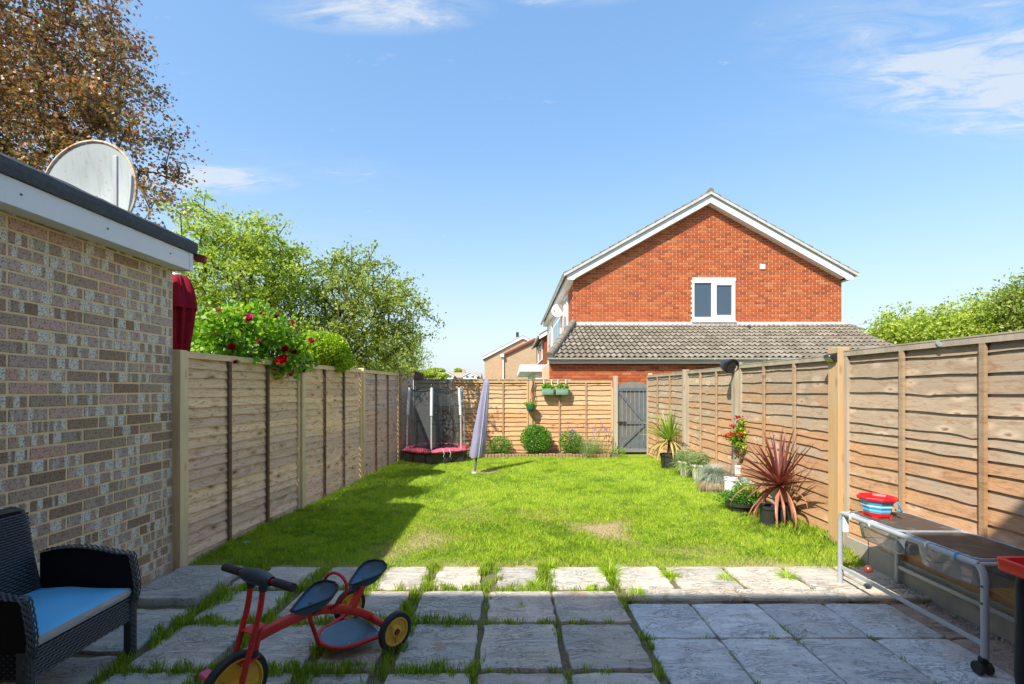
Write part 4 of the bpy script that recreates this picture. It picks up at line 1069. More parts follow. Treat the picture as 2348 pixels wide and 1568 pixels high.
# flashing, hip ridge, vent tile, gutter and fascia
mb = MB(); mb.box(((1.86 + 10.1) / 2, GY - .03, 3.43), (8.25, .03, .10)); mb.add([(1.9, GY - .03, 3.40), (10.1, GY - .03, 3.40), (10.1, GY - .16, 3.365), (1.9, GY - .16, 3.365)], [(0, 1, 2, 3)]); mb.build('lead_flashing', 'lead', BHS)
a, b = Vector((.90, 11.38, 2.24)), Vector((1.86, GY - .05, 3.46))
for i in range(8):
    p, q = a.lerp(b, i / 8), a.lerp(b, (i + 1.12) / 8); mb = MB(); mb.tube([p, q], [.108 + rt.uniform(-.003, .003), .092], 12); mb.build('hip_tile', 'roof_tile', BHS, smooth=True)
mb = MB(); q = P(1714, 752, 13.9); mb.tube([q + Vector((0, .1, -.06)), q + Vector((0, -.08, .02))], .07, 10); mb.build('vent_tile', 'black_metal', BHS, smooth=True)
mb = MB(); vs = []; fs = []
for i, x_ in enumerate((.86, 9.8)):
    for k in range(9):
        an = math.pi + math.pi * k / 8; vs.append((x_, 11.36 + math.cos(an) * .055, 2.20 + math.sin(an) * .06))
for k in range(8): fs.append((k, k + 1, k + 10, k + 9))
fs += [tuple(range(9)), tuple(range(9, 18))[::-1]]
mb.add(vs, fs); mb.build('gutter', 'gutter_grey', BHS, smooth=True)
for x_ in (2.72, 3.55, 4.9, 5.3, 6.2):
    mb = MB(); mb.tube([(x_, 11.36 + math.cos(a_) * .06, 2.20 + math.sin(a_) * .064) for a_ in [math.pi + math.pi * k / 6 for k in range(7)]], .008, 5); mb.build('gutter_bracket', 'white_pvc', BHS)
mb = MB(); mb.box((5.3, 11.44, 2.14), (8.8, .025, .15)); mb.build('fascia', 'soffit', BHS)
mb = MB(); mb.box((5.3, 11.49, 2.075), (8.8, .08, .014)); mb.build('soffit', 'soffit', BHS)
mb = MB(); mb.tube([(6.12, 11.38, 2.16), (6.12, 11.5, 2.02), (6.12, 11.56, 1.9), (6.12, 11.56, .2)], .035, 8); mb.build('downpipe', 'white_pvc', BHS, smooth=True)
# flank windows, cladding, porch, little dish
def flank_window(y0, y1, z0, z1, cols, parent=BHS, x=xl):
    mb = MB(); mb.box((x - .03, (y0 + y1) / 2, (z0 + z1) / 2), (.05, y1 - y0, z1 - z0)); w = mb.build('window', 'white_pvc', parent, bevel=.005)
    cw = (y1 - y0 - .06) / cols
    for i in range(cols):
        for (a, b) in ((z0 + .07, z0 + (z1 - z0) * .62), (z0 + (z1 - z0) * .68, z1 - .07)):
            mb = MB(); mb.box((x - .056, y0 + .03 + cw * (i + .5), (a + b) / 2), (.006, cw - .10, b - a)); mb.build('pane', 'dark_window', w)
flank_window(15.45, 16.5, 3.35, 4.55, 1); flank_window(17.6, 20.6, 3.35, 4.55, 3); flank_window(21.6, 23.2, 3.35, 4.55, 2)
for y0, y1 in ((15.4, 16.6), (17.5, 20.7), (21.5, 23.3)):
    mb = MB(); mb.box((xl - .02, (y0 + y1) / 2, 2.75), (.04, y1 - y0, 1.18)); mb.build('cladding', 'white_board', BHS)
mb = MB(); mb.box((1.05, 18.6, 2.10), (1.6, 7.5, .22)); mb.build('porch_roof', 'white_board', BHS, bevel=.01)
mb = MB(); mb.box((1.30, 18.6, 1.0), (1.1, 7.2, 2.0)); mb.build('porch', 'render_white', BHS)
mb = MB(); mb.add([(1.1, 16.0, 2.22), (1.85, 16.0, 2.22), (1.85, 16.0, 2.75), (1.1, 21.5, 2.22), (1.85, 21.5, 2.22), (1.85, 21.5, 2.75)], [(0, 1, 2), (0, 2, 5, 3), (5, 4, 3)]); mb.build('porch_canopy', 'lead', BHS)
DD = thing('satellite_dish', (1.8, 17.3, 3.9), 'small white dish on the flank of the red brick house', 'satellite dish')
c = P(1279, 711, 17.3); axd = Vector((-.35, -.93, .15)).normalized(); mb = MB(); mb.lathe(c, [(.003, -.03), (.15, -.018), (.24, 0)], 24, axis=axd, cap=False, sy=1.05); mb.build('reflector', 'white_pvc', DD, smooth=True)
mb = MB(); mb.tube([c + Vector((0, .02, 0)), c + Vector((.2, .1, .03)), (xl, 17.5, c.z)], .02, 6); mb.build('wall_arm', 'black_metal', DD)
mb = MB(); mb.tube([c + Vector((-.02, -.02, -.22)), c + Vector((-.16, -.35, -.10))], .010, 5); mb.box(c + Vector((-.17, -.36, -.09)), (.05, .08, .05)); mb.build('receiver_arm', 'black_metal', DD)
DD.location = WL[DD.name]

# second terrace block, tan house, white gabled pair
def simple_house(name, label, x0, x1, y0, y1, ze, za, wall, roof, over=.25, barge='white_board', oy=.2, group=None):
    t = thing(name, ((x0 + x1) / 2, y0, 0), label, 'house', group); xc = (x0 + x1) / 2
    mb = MB(); mb.add([(x0, y0, 0), (x1, y0, 0), (x1, y0, ze), (xc, y0, za), (x0, y0, ze), (x0, y1, 0), (x1, y1, 0), (x1, y1, ze), (xc, y1, za), (x0, y1, ze)], [(0, 1, 2, 3, 4), (9, 8, 7, 6, 5), (5, 0, 4, 9), (1, 6, 7, 2)]); mb.build('wall', wall, t)
    s = (za - ze) / (xc - x0)
    for sg in (-1, 1):
        d = xc - x0 + over; mb = MB(); p = lambda dd, z_, y_: (xc + sg * dd, y_, z_)
        mb.add([p(0, za + .12, y0 - oy), p(d, za + .12 - d * s, y0 - oy), p(d, za + .12 - d * s, y1 + oy), p(0, za + .12, y1 + oy), p(0, za + .02, y0 - oy), p(d, za + .02 - d * s, y0 - oy), p(d, za + .02 - d * s, y1 + oy), p(0, za + .02, y1 + oy)],
               [(0, 1, 2, 3), (0, 4, 5, 1), (1, 5, 6, 2), (4, 7, 6, 5)]); mb.build('roof', roof, t)
        mb = MB(); mb.add([p(0, za + .015, y0 - oy - .01), p(d, za + .015 - d * s, y0 - oy - .01), p(d, za - .17 - d * s, y0 - oy - .01), p(0, za - .20, y0 - oy - .01), p(0, za + .015, y0 - oy + .02), p(d, za + .015 - d * s, y0 - oy + .02), p(d, za - .17 - d * s, y0 - oy + .02), p(0, za - .20, y0 - oy + .02)],
                        [(0, 1, 2, 3), (3, 2, 6, 7), (7, 6, 5, 4), (1, 5, 6, 2)]); mb.build('bargeboard', barge, t)
        mb = MB(); mb.tube([(xc + sg * (d + .03), y0 - oy, za + .06 - d * s), (xc + sg * (d + .03), y1 + oy, za + .06 - d * s)], .06, 6); mb.build('gutter', 'gutter_grey', t)
    return t
T2 = simple_house('house', 'further red brick terrace house glimpsed left of the gable house', 1.86, 10.0, 27.0, 36, 4.62, 7.0, 'brick_red', 'roof_tile', .3)
flank_window(28.5, 31.5, 3.2, 4.4, 3, T2, 1.86); flank_window(32.5, 34.5, 3.2, 4.4, 2, T2, 1.86)
mb = MB(); mb.box((1.5, 31, 1.2), (.7, 6.5, 2.4)); mb.build('porch', 'render_white', T2)
def at(px, py, Y): q = P(px, py, Y); return q.x, q.z
ax0, az = at(1104, 817, 48); apx, apz = at(1198.5, 766, 48)
T3 = simple_house('house', 'tan brick house with the higher and further of two staggered gables', ax0 + .3, 2 * apx - ax0 - .3, 48, 58, az - .05, apz - .25, 'brick_tan', 'roof_far', .3, 'soffit')
bx0, bz = at(1148.6, 815.5, 46); bpx, bpz = at(1225, 772.5, 46)
T4 = simple_house('house', 'tan brick house with a downpipe in front of the staggered gable', bx0 + .15, 2 * bpx - bx0 - .15, 46, 47.9, bz + .12, bpz - .2, 'brick_tan', 'roof_far', .15, 'maroon_tile')
mb = MB(); x_, z_ = at(1153.5, 818, 45.9); mb.tube([(x_, 45.85, z_), (x_, 45.85, 0)], .06, 6); mb.build('downpipe', 'white_pvc', T4)
mb = MB(); mb.box((x_ - .1, 45.75, z_ + .12), (.35, .3, .28)); mb.build('hopper', 'white_board', T4)
mb = MB(); x_, z_ = at(1186, 763, 50); mb.box((x_, 50, z_ - .2), (.3, .3, .5)); mb.build('flue', 'black_metal', T3)
T5 = thing('terrace', (-14, 122, 0), 'distant brown roofed terrace row behind the white gables', 'terrace')
rz = P(1000, 853.5, 122).z; ez = P(1000, 866, 122).z
X0, X1 = P(985, 0, 122).x, P(1104, 0, 122).x
mb = MB(); mb.add([(X0, 120, ez), (X1, 120, ez), (X1, 123, rz), (X0, 123, rz), (X1, 126, ez), (X0, 126, ez)], [(0, 1, 2, 3), (3, 2, 4, 5)]); mb.build('roof', 'roof_far', T5)
mb = MB(); mb.box(((X0 + X1) / 2, 123, ez / 2), (X1 - X0, 5.6, ez)); mb.build('wall', 'brick_tan', T5)
mb = MB(); mb.box((P(1062, 0, 122).x, 123, rz + .3), (.8, .8, 1.1)); mb.build('chimney', 'brick_tan', T5)
for i, (a, b, cx_, top, lb) in enumerate(((1006, 1042, 1025.5, 851, 'white gabled house, left one of the distant pair'), (1060, 1096, 1077.5, 851.5, 'white gabled house, right one of the distant pair'))):
    xa, z1 = at(a, 861, 119); xb, _ = at(b, 861, 119); xc, za = at(cx_, top, 119)
    t = simple_house('house', lb, xa + .3, xb - .3, 118, 121, z1, za - .2, 'render_white', 'roof_far', .35, 'soffit', group='distant white gabled houses')
    for px in ((cx_ - 8, cx_ - 5, cx_ + 4, cx_ + 7.5)):
        wx, wz_ = at(px, 863.5, 117.9); mb = MB(); mb.box((wx, 117.95, wz_), (.28, .06, .45)); mb.build('window', 'dark_window', t)

# ------------------------------------------------------------------ trees and shrubs
B1 = [PB(60, 60, 13, 215, 190), PB(190, 190, 13, 165, 140), PB(250, 330, 13, 135, 130), PB(40, 330, 13, 190, 190), PB(350, 455, 12.6, 85, 62), PB(320, 240, 13, 62, 60, w=.9), PB(180, 30, 13, 85, 70), PB(390, 490, 12.4, 50, 38), PB(-150, 200, 13.5, 220, 260)]
tree('tree', 'tall copper leaved maple tree at the left behind the outhouse', (-13.4, 13.3, -.3), [(-13.2, 13.3, 3.2), (-12.8, 13.2, 6.2)], B1, 560, 84, .098, 'leaf_copper', 11, sig=.25, aspect=.85, rbase=.24, shell=.2, stray=4500)
B2 = [PB(540, 640, 8.3, 130, 120), PB(470, 560, 8.3, 70, 95), PB(600, 560, 8.3, 55, 60), PB(440, 490, 8.3, 30, 55, w=.6), PB(520, 530, 8.3, 14, 45, w=1.6), PB(640, 640, 8.6, 75, 80), PB(470, 720, 8.2, 80, 90), PB(655, 555, 8.4, 12, 40, w=1.6), PB(620, 760, 8.4, 110, 70)]
tree('tree', 'loose pale green tree behind the rose and the left fence', (-5.0, 8.5, -.3), [(-5.0, 8.5, 1.2), (-4.95, 8.4, 2.0)], B2, 520, 36, .066, 'leaf_light', 21, sig=.10, aspect=.6, rbase=.09, stray=2600)
B3 = [PB(830, 720, 9.4, 115, 105), PB(760, 640, 9.4, 65, 60), PB(850, 620, 9.4, 60, 45), PB(910, 720, 9.3, 62, 80), PB(965, 705, 9.2, 36, 20, w=1.3), PB(915, 790, 9.3, 50, 35), PB(740, 760, 9.5, 85, 80), PB(795, 590, 9.3, 30, 28), PB(850, 800, 9.5, 80, 45), PB(700, 660, 9.5, 40, 60), PB(930, 650, 9.3, 30, 22)]
tree('tree', 'small leaved apple tree leaning over the far end of the left fence', (-3.9, 9.8, -.3), [(-3.8, 9.8, 1.0), (-3.5, 9.6, 1.9)], B3, 520, 33, .064, 'leaf_apple', 31, sig=.10, aspect=.6, rbase=.10, stray=3000)
B4 = [PB(925, 810, 17, 42, 42), PB(900, 840, 17, 60, 22), PB(945, 785, 17, 25, 25), PB(960, 835, 17, 26, 18, w=.7)]
tree('tree', 'thin pale green young tree rising above the fence corner', (-4.0, 17, -.3), [(-4.0, 17, 1.2)], B4, 130, 34, .10, 'leaf_light', 41, sig=.17, aspect=.35, rbase=.05)
# trees at the right
B5 = [PB(2080, 760, 15.5, 75, 34), PB(2170, 765, 15.5, 80, 42), PB(2040, 775, 15.5, 55, 28), PB(2138, 722, 15.5, 14, 20, w=.5), PB(2130, 800, 15.5, 110, 45)]
tree('tree', 'rounded yellow green tree behind the tiled roof end', (13.6, 15.8, -.3), [(13.6, 15.8, 1.5)], B5, 300, 60, .11, 'leaf_light', 51, sig=.2, aspect=.6, rbase=.1, shell=.5, stray=800)
B6 = [PB(2230, 755, 14.5, 70, 42), PB(2290, 735, 14.5, 60, 48), PB(2260, 790, 14.5, 110, 40), PB(2225, 705, 14.5, 38, 9, w=.7)]
tree('tree', 'mid green leafy tree right of the rounded one beyond the right fence', (15.3, 14.7, -.3), [(15.3, 14.7, 1.5)], B6, 300, 60, .10, 'leaf_light', 61, sig=.19, aspect=.6, rbase=.1, shell=.5, stray=800)
B7 = [PB(2345, 690, 13.5, 62, 42), PB(2375, 745, 13.5, 75, 60), PB(2310, 675, 13.5, 28, 22), PB(2430, 680, 13.5, 90, 70)]
tree('tree', 'darker green tree at the right edge above the fence', (15.4, 13.6, -.3), [(15.4, 13.6, 1.5)], B7, 240, 60, .095, 'leaf_apple', 71, sig=.18, aspect=.6, rbase=.1, shell=.4, stray=800)
# far treeline
def far_blobs(rows): return [PB(px, py, Y, rx, ry) for px, py, Y, rx, ry in rows]
T = far_blobs([(975, 858, 105, 30, 9), (1000, 850, 125, 22, 6), (1050, 852, 130, 10, 8), (950, 858, 90, 22, 10), (870, 855, 60, 70, 20), (1015, 862, 100, 14, 7)])
ptr = in_blobs(T, 9000, np.random.default_rng(3), .2)
o = leaf_mesh('treeline', ptr, .75, 'leaf_light', 4); tag(o, 'far green treeline low on the horizon beyond the fence', 'trees', kind='stuff')
# rose bush over the left fence
RB = thing('rose_bush', (-3.2, 4.9, 0), 'climbing rose with red blooms hanging over the left fence', 'rose bush')
BR = [PB(560, 765, 5.0, 105, 58), PB(500, 750, 4.9, 70, 50), PB(640, 780, 5.2, 60, 50), PB(530, 815, 4.75, 75, 30), PB(480, 790, 4.8, 60, 45), PB(520, 838, 4.50, 34, 16, w=.9), PB(652, 846, 5.15, 34, 20, w=.9), PB(575, 712, 5.0, 70, 18), PB(650, 815, 5.25, 70, 30)]
rng = np.random.default_rng(77); TR = in_blobs(BR, 260, rng, .2)
V, F, A = skeleton((-3.3, 4.9, 0), [(-3.25, 4.9, 1.2)], TR, rng, rbase=.03, rtwig=.003); np_mesh('stem', V, F, 'bark', RB)
pts = np.repeat(TR, 19, 0); pts = pts + rng.normal(size=pts.shape) * .05
leaf_mesh('foliage', pts, .058, 'leaf_rose', 78, RB, aspect=.72)
def bloom(name, c, r, mat, parent, seed):
    r_ = random.Random(seed); mb = MB(); c = Vector(c)
    for ring, (n, tilt, rr) in enumerate(((6, 1.25, 1.0), (6, .75, .85), (5, .35, .6), (4, .1, .35))):
        for k in range(n):
            a = 6.2832 * (k + .5 * ring) / n + r_.uniform(-.2, .2); d = Vector((math.cos(a) * math.sin(tilt), math.sin(a) * math.sin(tilt), math.cos(tilt)))
            sdv = Vector((-math.sin(a), math.cos(a), 0)); upv = d.cross(sdv) * -1
            tip = c + d * r * rr + Vector((0, 0, r * .15)); w = r * .55 * rr
            mid = c + d * r * rr * .6 + Vector((0, 0, -r * .12))
            mb.add([c + Vector((0, 0, -r * .3)), mid - sdv * w, tip - sdv * w * .7, tip + d * r * .1 + Vector((0, 0, r * .1)), tip + sdv * w * .7, mid + sdv * w], [(0, 1, 2, 3), (0, 3, 4, 5)])
    # face it to the camera side
    M = Matrix.Rotation(rad(55), 3, 'X'); mb.v = [tuple(c + M @ (Vector(v) - c)) for v in mb.v]
    return mb.build(name, mat, parent)
for i, (px, py, Y, r_, m) in enumerate(((648, 828, 4.95, .062, 'petal_red'), (655, 803, 5.0, .045, 'petal_red'), (571, 732, 4.75, .050, 'petal_magenta'), (632, 727, 4.9, .035, 'petal_magenta'), (533, 797, 4.55, .042, 'petal_red'),
        (714, 783, 5.6, .045, 'petal_faded'), (540, 716, 4.9, .04, 'petal_faded'), (496, 765, 4.7, .038, 'petal_red'), (505, 716, 4.8, .04, 'petal_faded'), (602, 722, 4.9, .032, 'petal_faded'), (556, 757, 4.8, .032, 'petal_red'),
        (667, 860, 5.0, .03, 'petal_faded'), (541, 831, 4.45, .024, 'petal_magenta'), (675, 808, 5.2, .036, 'petal_red'), (708, 832, 5.6, .035, 'petal_red'), (593, 783, 4.8, .03, 'petal_faded'), (672, 740, 5.1, .03, 'petal_faded'))):
    bloom('rose_bloom', P(px, py, Y), r_, m, RB, i)
LS = thing('shrub', (-2.95, 6.5, 0), 'bright lime green clipped shrub above the left fence', 'shrub')
BL = [PB(738, 800, 6.6, 62, 42), PB(700, 815, 6.5, 50, 40), PB(775, 825, 6.7, 38, 30)]
pl = in_blobs(BL, 9000, np.random.default_rng(5), .55); leaf_mesh('foliage', pl, .045, 'leaf_lime', 6, LS, aspect=.6)
mb = MB(); mb.tube([(-2.95, 6.6, 0), (-2.95, 6.6, 1.8)], .03, 6); mb.build('stem', 'bark', LS)
HG = thing('shrub', (-3.6, 12.5, 0), 'low mid green shrubbery showing between the fence top and apple tree', 'shrub')
pl = in_blobs([PB(850, 842, 12, 60, 20), PB(790, 838, 12, 60, 24), PB(905, 848, 13, 40, 14)], 3600, np.random.default_rng(8), .4); leaf_mesh('foliage', pl, .09, 'leaf_apple', 9, HG)
mb = MB(); mb.tube([(-3.6, 12.5, 0), (-3.6, 12.5, 1.7)], .04, 6); mb.build('stem', 'bark', HG)

# maroon closed parasol behind the left fence
MP = thing('parasol', (-3.0, 4.25, 0), 'closed maroon parasol standing beyond the outhouse corner', 'parasol')
def folded(c0, prof, folds, depth, n=48):
    mb = MB(); c0 = Vector(c0); vs = []; fs = []
    for j, (r, z, dx) in enumerate(prof):
        for k in range(n):
            a = 6.2832 * k / n; rr = r * (1 + depth * math.cos(folds * a + j * .12) + depth * .4 * math.sin(3 * a + j * .3)); vs.append((c0.x + dx + rr * math.cos(a), c0.y + rr * math.sin(a), z))
    for j in range(len(prof) - 1):
        for k in range(n): k2 = (k + 1) % n; fs.append((j * n + k, j * n + k2, (j + 1) * n + k2, (j + 1) * n + k))
    mb.add(vs, fs); return mb
ZT = P(0, 632, 4.25).z; pc = P(408, 0, 4.25)
folded((pc.x, 4.25, 0), [(.055, 1.2, 0), (.06, 1.6, .0), (.072, ZT - .65, .008), (.088, ZT - .5, .012), (.10, ZT - .36, .018), (.108, ZT - .28, .02), (.10, ZT - .12, .01), (.08, ZT - .02, 0), (.045, ZT, 0)], 9, .17, 72).build('cover', 'maroon_cloth', MP, smooth=True)
folded((pc.x, 4.25, 0), [(.128, ZT - .30, .02), (.126, ZT - .24, .018), (.120, ZT - .16, .012), (.110, ZT - .09, .006), (.095, ZT - .04, .003), (.07, ZT - .005, 0), (.03, ZT + .006, 0)], 6, .11, 72).build('top_flap', 'maroon_cloth', MP, smooth=True)
mb = MB(); mb.lathe((pc.x, 4.25, ZT), [(.06, 0), (.055, .012), (.02, .018)], 20); mb.build('cap', 'steel', MP, smooth=True)
mb = MB(); mb.tube([(pc.x, 4.25, 0), (pc.x, 4.25, 1.5)], .02, 8); mb.build('pole', 'steel', MP)

# ------------------------------------------------------------------ back border
BE = thing('brick_edging', (0, 9.98, 0), 'low row of upright bricks edging the back flower bed', 'edging')
for i in range(38):
    x = -.62 + i * .072; mb = MB(); mb.box((x, 10.0 + rn.uniform(-.006, .006), .005 + rn.uniform(-.012, .010)), (.062, .10, .12), (rn.uniform(-.05, .05), rn.uniform(-.05, .05), 0), ch=.006); mb.build('brick', 'edging', BE)
mb = MB(); mb.box((.75, 10.24, .0), (3.1, .42, .08)); tag(mb.build('flower_bed_soil', 'soil'), kind='structure')
def shrub(name, label, cat, blobs, n, size, mat, seed, shell=.5, aspect=.55, up=.3, base=None, group=None, stemr=.012):
    c = blobs[0][0]; t = thing(name, base or (c[0], c[1], 0), label, cat, group)
    pts = in_blobs(blobs, n, np.random.default_rng(seed), shell); pts = pts[pts[:, 2] > .02]
    leaf_mesh('foliage', pts, size, mat, seed, t, aspect=aspect, up=up)
    mb = MB(); b = WL[t.name]; mb.tube([b, Vector((c[0], c[1], c[2]))], stemr, 6); mb.build('stem', 'bark', t)
    return t
shrub('box_shrub', 'round clipped green box ball below the hanging pot', 'shrub', [PB(1229, 1007, 10.22, 38, 33), PB(1226, 990, 10.22, 28, 18)], 6500, .034, 'leaf_box', 101, .62)
shrub('shrub', 'small rounded green shrub right of the lilac parasol', 'shrub', [PB(1148, 1021, 10.2, 28, 22), PB(1125, 1027, 10.2, 18, 18, w=.5)], 3000, .032, 'leaf_box', 102, .5, .4)
shrub('shrub', 'loose yellow green weeds beside the trampoline', 'plant', [PB(1112, 1030, 10.15, 20, 20), PB(1090, 1040, 10.1, 16, 12)], 500, .035, 'leaf_rose', 103, .2, .25)
shrub('shrub', 'leafy dark green bush at the left of the lavender', 'shrub', [PB(1308, 1013, 10.2, 28, 28)], 2200, .036, 'leaf_box', 104, .4, .5)
shrub('shrub', 'small bright weed clump at the foot of the gate post', 'plant', [PB(1418, 1033, 10.15, 18, 11), PB(1393, 1040, 10.1, 14, 7)], 500, .035, 'leaf_rose', 105, .2, .3)
LV = thing('lavender', (1.75, 10.2, 0), 'wispy lavender with purple flower spikes below the fence', 'lavender')
rng = np.random.default_rng(55)
V, F = strands((1.62, 10.2, .0), 1100, .42, .008, rng, 1.0, 1.0, .5, 3, .22); np_mesh('stalk_mass', V, F, 'leaf_lavender', LV)['kind'] = 'stuff'
pts = in_blobs([PB(1350, 1022, 10.2, 42, 20), PB(1385, 1028, 10.2, 24, 14)], 2200, rng, .1); leaf_mesh('foliage', pts, .03, 'leaf_lavender', 56, LV, aspect=.25)
mb = MB(); rl = random.Random(5)
for i in range(46):
    b = Vector((rl.uniform(1.1, 2.15), 10.2 + rl.uniform(-.12, .12), .1)); a = Vector((b.x + rl.uniform(-.12, .12), b.y + rl.uniform(-.08, .08), rl.uniform(.34, .70))); b = b.lerp(a, .25); mb.tube([b, a], .0025, 3, cap=False)
mb.build('flower_stem', 'leaf_lavender', LV)['kind'] = 'stuff'
mb = MB(); rl = random.Random(5)
for i in range(46):
    b = Vector((rl.uniform(1.1, 2.15), 10.2 + rl.uniform(-.12, .12), .1)); a = Vector((b.x + rl.uniform(-.12, .12), b.y + rl.uniform(-.08, .08), rl.uniform(.34, .70))); d = (a - b).normalized()
    mb.tube([a - d * .02, a + d * .03, a + d * .06], [.006, .010, .003], 5)
mb.build('flower_spike', 'petal_purple', LV)['kind'] = 'stuff'

# hanging troughs and pot on the back fence
def trough(px0, px1, lb, seed):
    a, b = P(px0, 891, 10.36), P(px1, 904, 10.36); cx, w = (a.x + b.x) / 2, b.x - a.x; zt, zb = a.z, b.z - .01
    t = thing('hanging_trough', (cx, 10.36, zb), lb, 'planter', 'sage green troughs on the back fence')
    mb = MB(); N = 28; vs = []; fs = []
    def ring(k, z, ins=0):
        r_ = []
        for i in range(N):
            an = 6.2832 * i / N; ex = .28
            X_ = math.copysign(abs(math.cos(an)) ** ex, math.cos(an)) * (w / 2 - ins) * k; Y_ = math.copysign(abs(math.sin(an)) ** ex, math.sin(an)) * (.075 - ins) * k
            r_.append((cx + X_, 10.36 + Y_, z))
        return r_
    for k, z, i_ in ((.82, zb, 0), (.9, zb + .008, 0), (.98, zt - .02, 0), (1.04, zt - .018, 0), (1.04, zt, 0), (.96, zt, 0), (.94, zt - .02, 0)): vs += ring(k, z, i_)
    for l in range(6):
        for i in range(N): j = (i + 1) % N; fs.append((l * N + i, l * N + j, (l + 1) * N + j, (l + 1) * N + i))
    fs += [tuple(range(N))[::-1], tuple(6 * N + i for i in range(N))]
    mb.add(vs, fs); mb.build('tub', 'planter_sage', t, smooth=True)
    for x_ in (cx - w * .3, cx + w * .3):
        mb = MB(); mb.bar((x_, 10.42, zt - .05), (x_, 10.42, 1.655), .018, .004, up=(0, 1, 0)); mb.bar((x_, 10.42, 1.655), (x_, 10.53, 1.655), .018, .004); mb.build('hook', 'white_pvc', t)
    r_ = np.random.default_rng(seed); pts = in_blobs([((cx - w * .2, 10.34, zt + .05), (w * .32, .08, .065), 1), ((cx + w * .25, 10.34, zt + .04), (w * .28, .08, .06), 1)], 210, r_, .1); leaf_mesh('foliage', pts, .05, 'leaf_rose', seed, t, aspect=.7)
    return t
trough(1241, 1270.5, 'left sage green trough hooked over the back fence', 3)
trough(1273, 1303.5, 'right sage green trough hooked over the back fence', 4)
q = P(1216.5, 935, 10.33); t = thing('hanging_pot', (q.x, 10.33, q.z - .07), 'small dark green half round pot hung on the orange post', 'planter')
mb = MB(); mb.lathe((q.x, 10.33, q.z), [(.055, -.075), (.085, -.05), (.098, .0), (.105, .05), (.105, .065), (.095, .065), (.09, .04)], 20); mb.build('tub', 'planter_green', t, smooth=True)
rng = np.random.default_rng(9); pts = in_blobs([((q.x - .03, 10.31, q.z + .09), (.12, .08, .05), 1), ((q.x + .09, 10.31, q.z + .06), (.04, .04, .05), .5)], 130, rng, .1); leaf_mesh('foliage', pts, .045, 'leaf_rose', 9, t, aspect=.6)
mb = MB(); mb.bar((q.x, 10.42, q.z), (q.x, 10.42, q.z + .2), .012, .004, up=(0, 1, 0)); mb.build('bracket', 'black_metal', t)
t = thing('climbing_stem', (.43, 10.42, 0), 'bare dark twiggy climber running down the fence post', 'climber')
mb = MB(); rl = random.Random(2)
for k in range(3):
    mb.tube([(.44 + .02 * k + .02 * math.sin(i * .9 + k), 10.42 - .01 * k, 1.66 - i * .06 + (0 if k else .02)) for i in range(13)], .005, 4)
for i in range(9): z = 1.6 - i * .07; mb.tube([(.45, 10.41, z), (.45 + rl.uniform(-.02, .09), 10.40, z - rl.uniform(.0, .1))], .003, 3)
mb.build('stem', 'black_metal', t)

# trampoline
TC = Vector((-1.56, 9.70, 0)); TR_ = .60
TP = thing('trampoline', TC, 'small round childrens trampoline with net and pink padding', 'trampoline')
def hexp(r, k, z, off=-90): a = rad(off + 60 * k); return Vector((TC.x + r * math.cos(a), TC.y + r * math.sin(a), z))
for k in range(6):
    mb = MB(); mb.tube([hexp(TR_ + .03, k, 0), hexp(TR_ + .015, k, .9), hexp(TR_ - .025, k, 1.50)], .016, 8); mb.build('pole', 'steel', TP, smooth=True)
    if k not in (0, 1, 5): continue
    mb = MB(); mb.tube([hexp(TR_ + .013, k, .93), hexp(TR_ - .022, k, 1.47)], .029, 10); mb.build('foam_sleeve', 'foam_grey', TP, smooth=True)
    mb = MB(); mb.lathe(hexp(TR_ - .025, k, 1.49), [(.02, 0), (.026, .02), (.015, .05), (.004, .06)], 8); mb.build('pole_cap', 'black_plastic', TP, smooth=True)
vs = []; fs = []; NS = 12
def netpt(k, z): p = hexp(TR_ - .05, k, z); return p
for k in range(6):
    for i in range(NS + 1):
        tt = i / NS; a, b = netpt(k, 0), netpt(k + 1, 0)
        for j, (z, pull) in enumerate(((.30, .0), (.7, .04), (1.1, .04), (1.46, .03))):
            p = a.lerp(b, tt); s_ = math.sin(math.pi * tt); d = (Vector((TC.x, TC.y, 0)) - Vector((p.x, p.y, 0))); p = p + d * (pull * s_)
            vs.append((p.x, p.y, z - (.035 * s_ if j == 3 else 0)))
for k in range(6):
    for i in range(NS):
        for j in range(3): 
            if k == 0 and j < 2 and 3 <= i < 10: continue      # the entrance opening
            a = (k * (NS + 1) + i) * 4 + j; fs.append((a, a + 4, a + 5, a + 1))
mb = MB(); mb.add(vs, fs); mb.build('net', 'net', TP)
ent = [netpt(0, 0).lerp(netpt(1, 0), .54 + .30 * math.cos(a)) + Vector((0, -.015, .64 + .36 * math.sin(a))) for a in [6.2832 * i / 28 for i in range(28)]]
mb = MB(); mb.tube(ent, .010, 5, closed=True); mb.build('entrance_edge', 'rope_black', TP, smooth=True)
for z in (1.445, 1.12, .76):
    for k in range(6):
        if z < 1.4 and k not in (0, 2, 3): continue
        mb = MB()
        pth = []
        for i in range(9): tt = i / 8; p = hexp(TR_ + .01 if z < 1.4 else TR_ - .05, k, z).lerp(hexp(TR_ + .01 if z < 1.4 else TR_ - .05, k + 1, z), tt); p.z -= (.04 if z > 1.4 else .01) * math.sin(math.pi * tt); pth.append(p)
        mb.tube(pth, .007, 4); mb.build('strap', 'rope_black', TP)
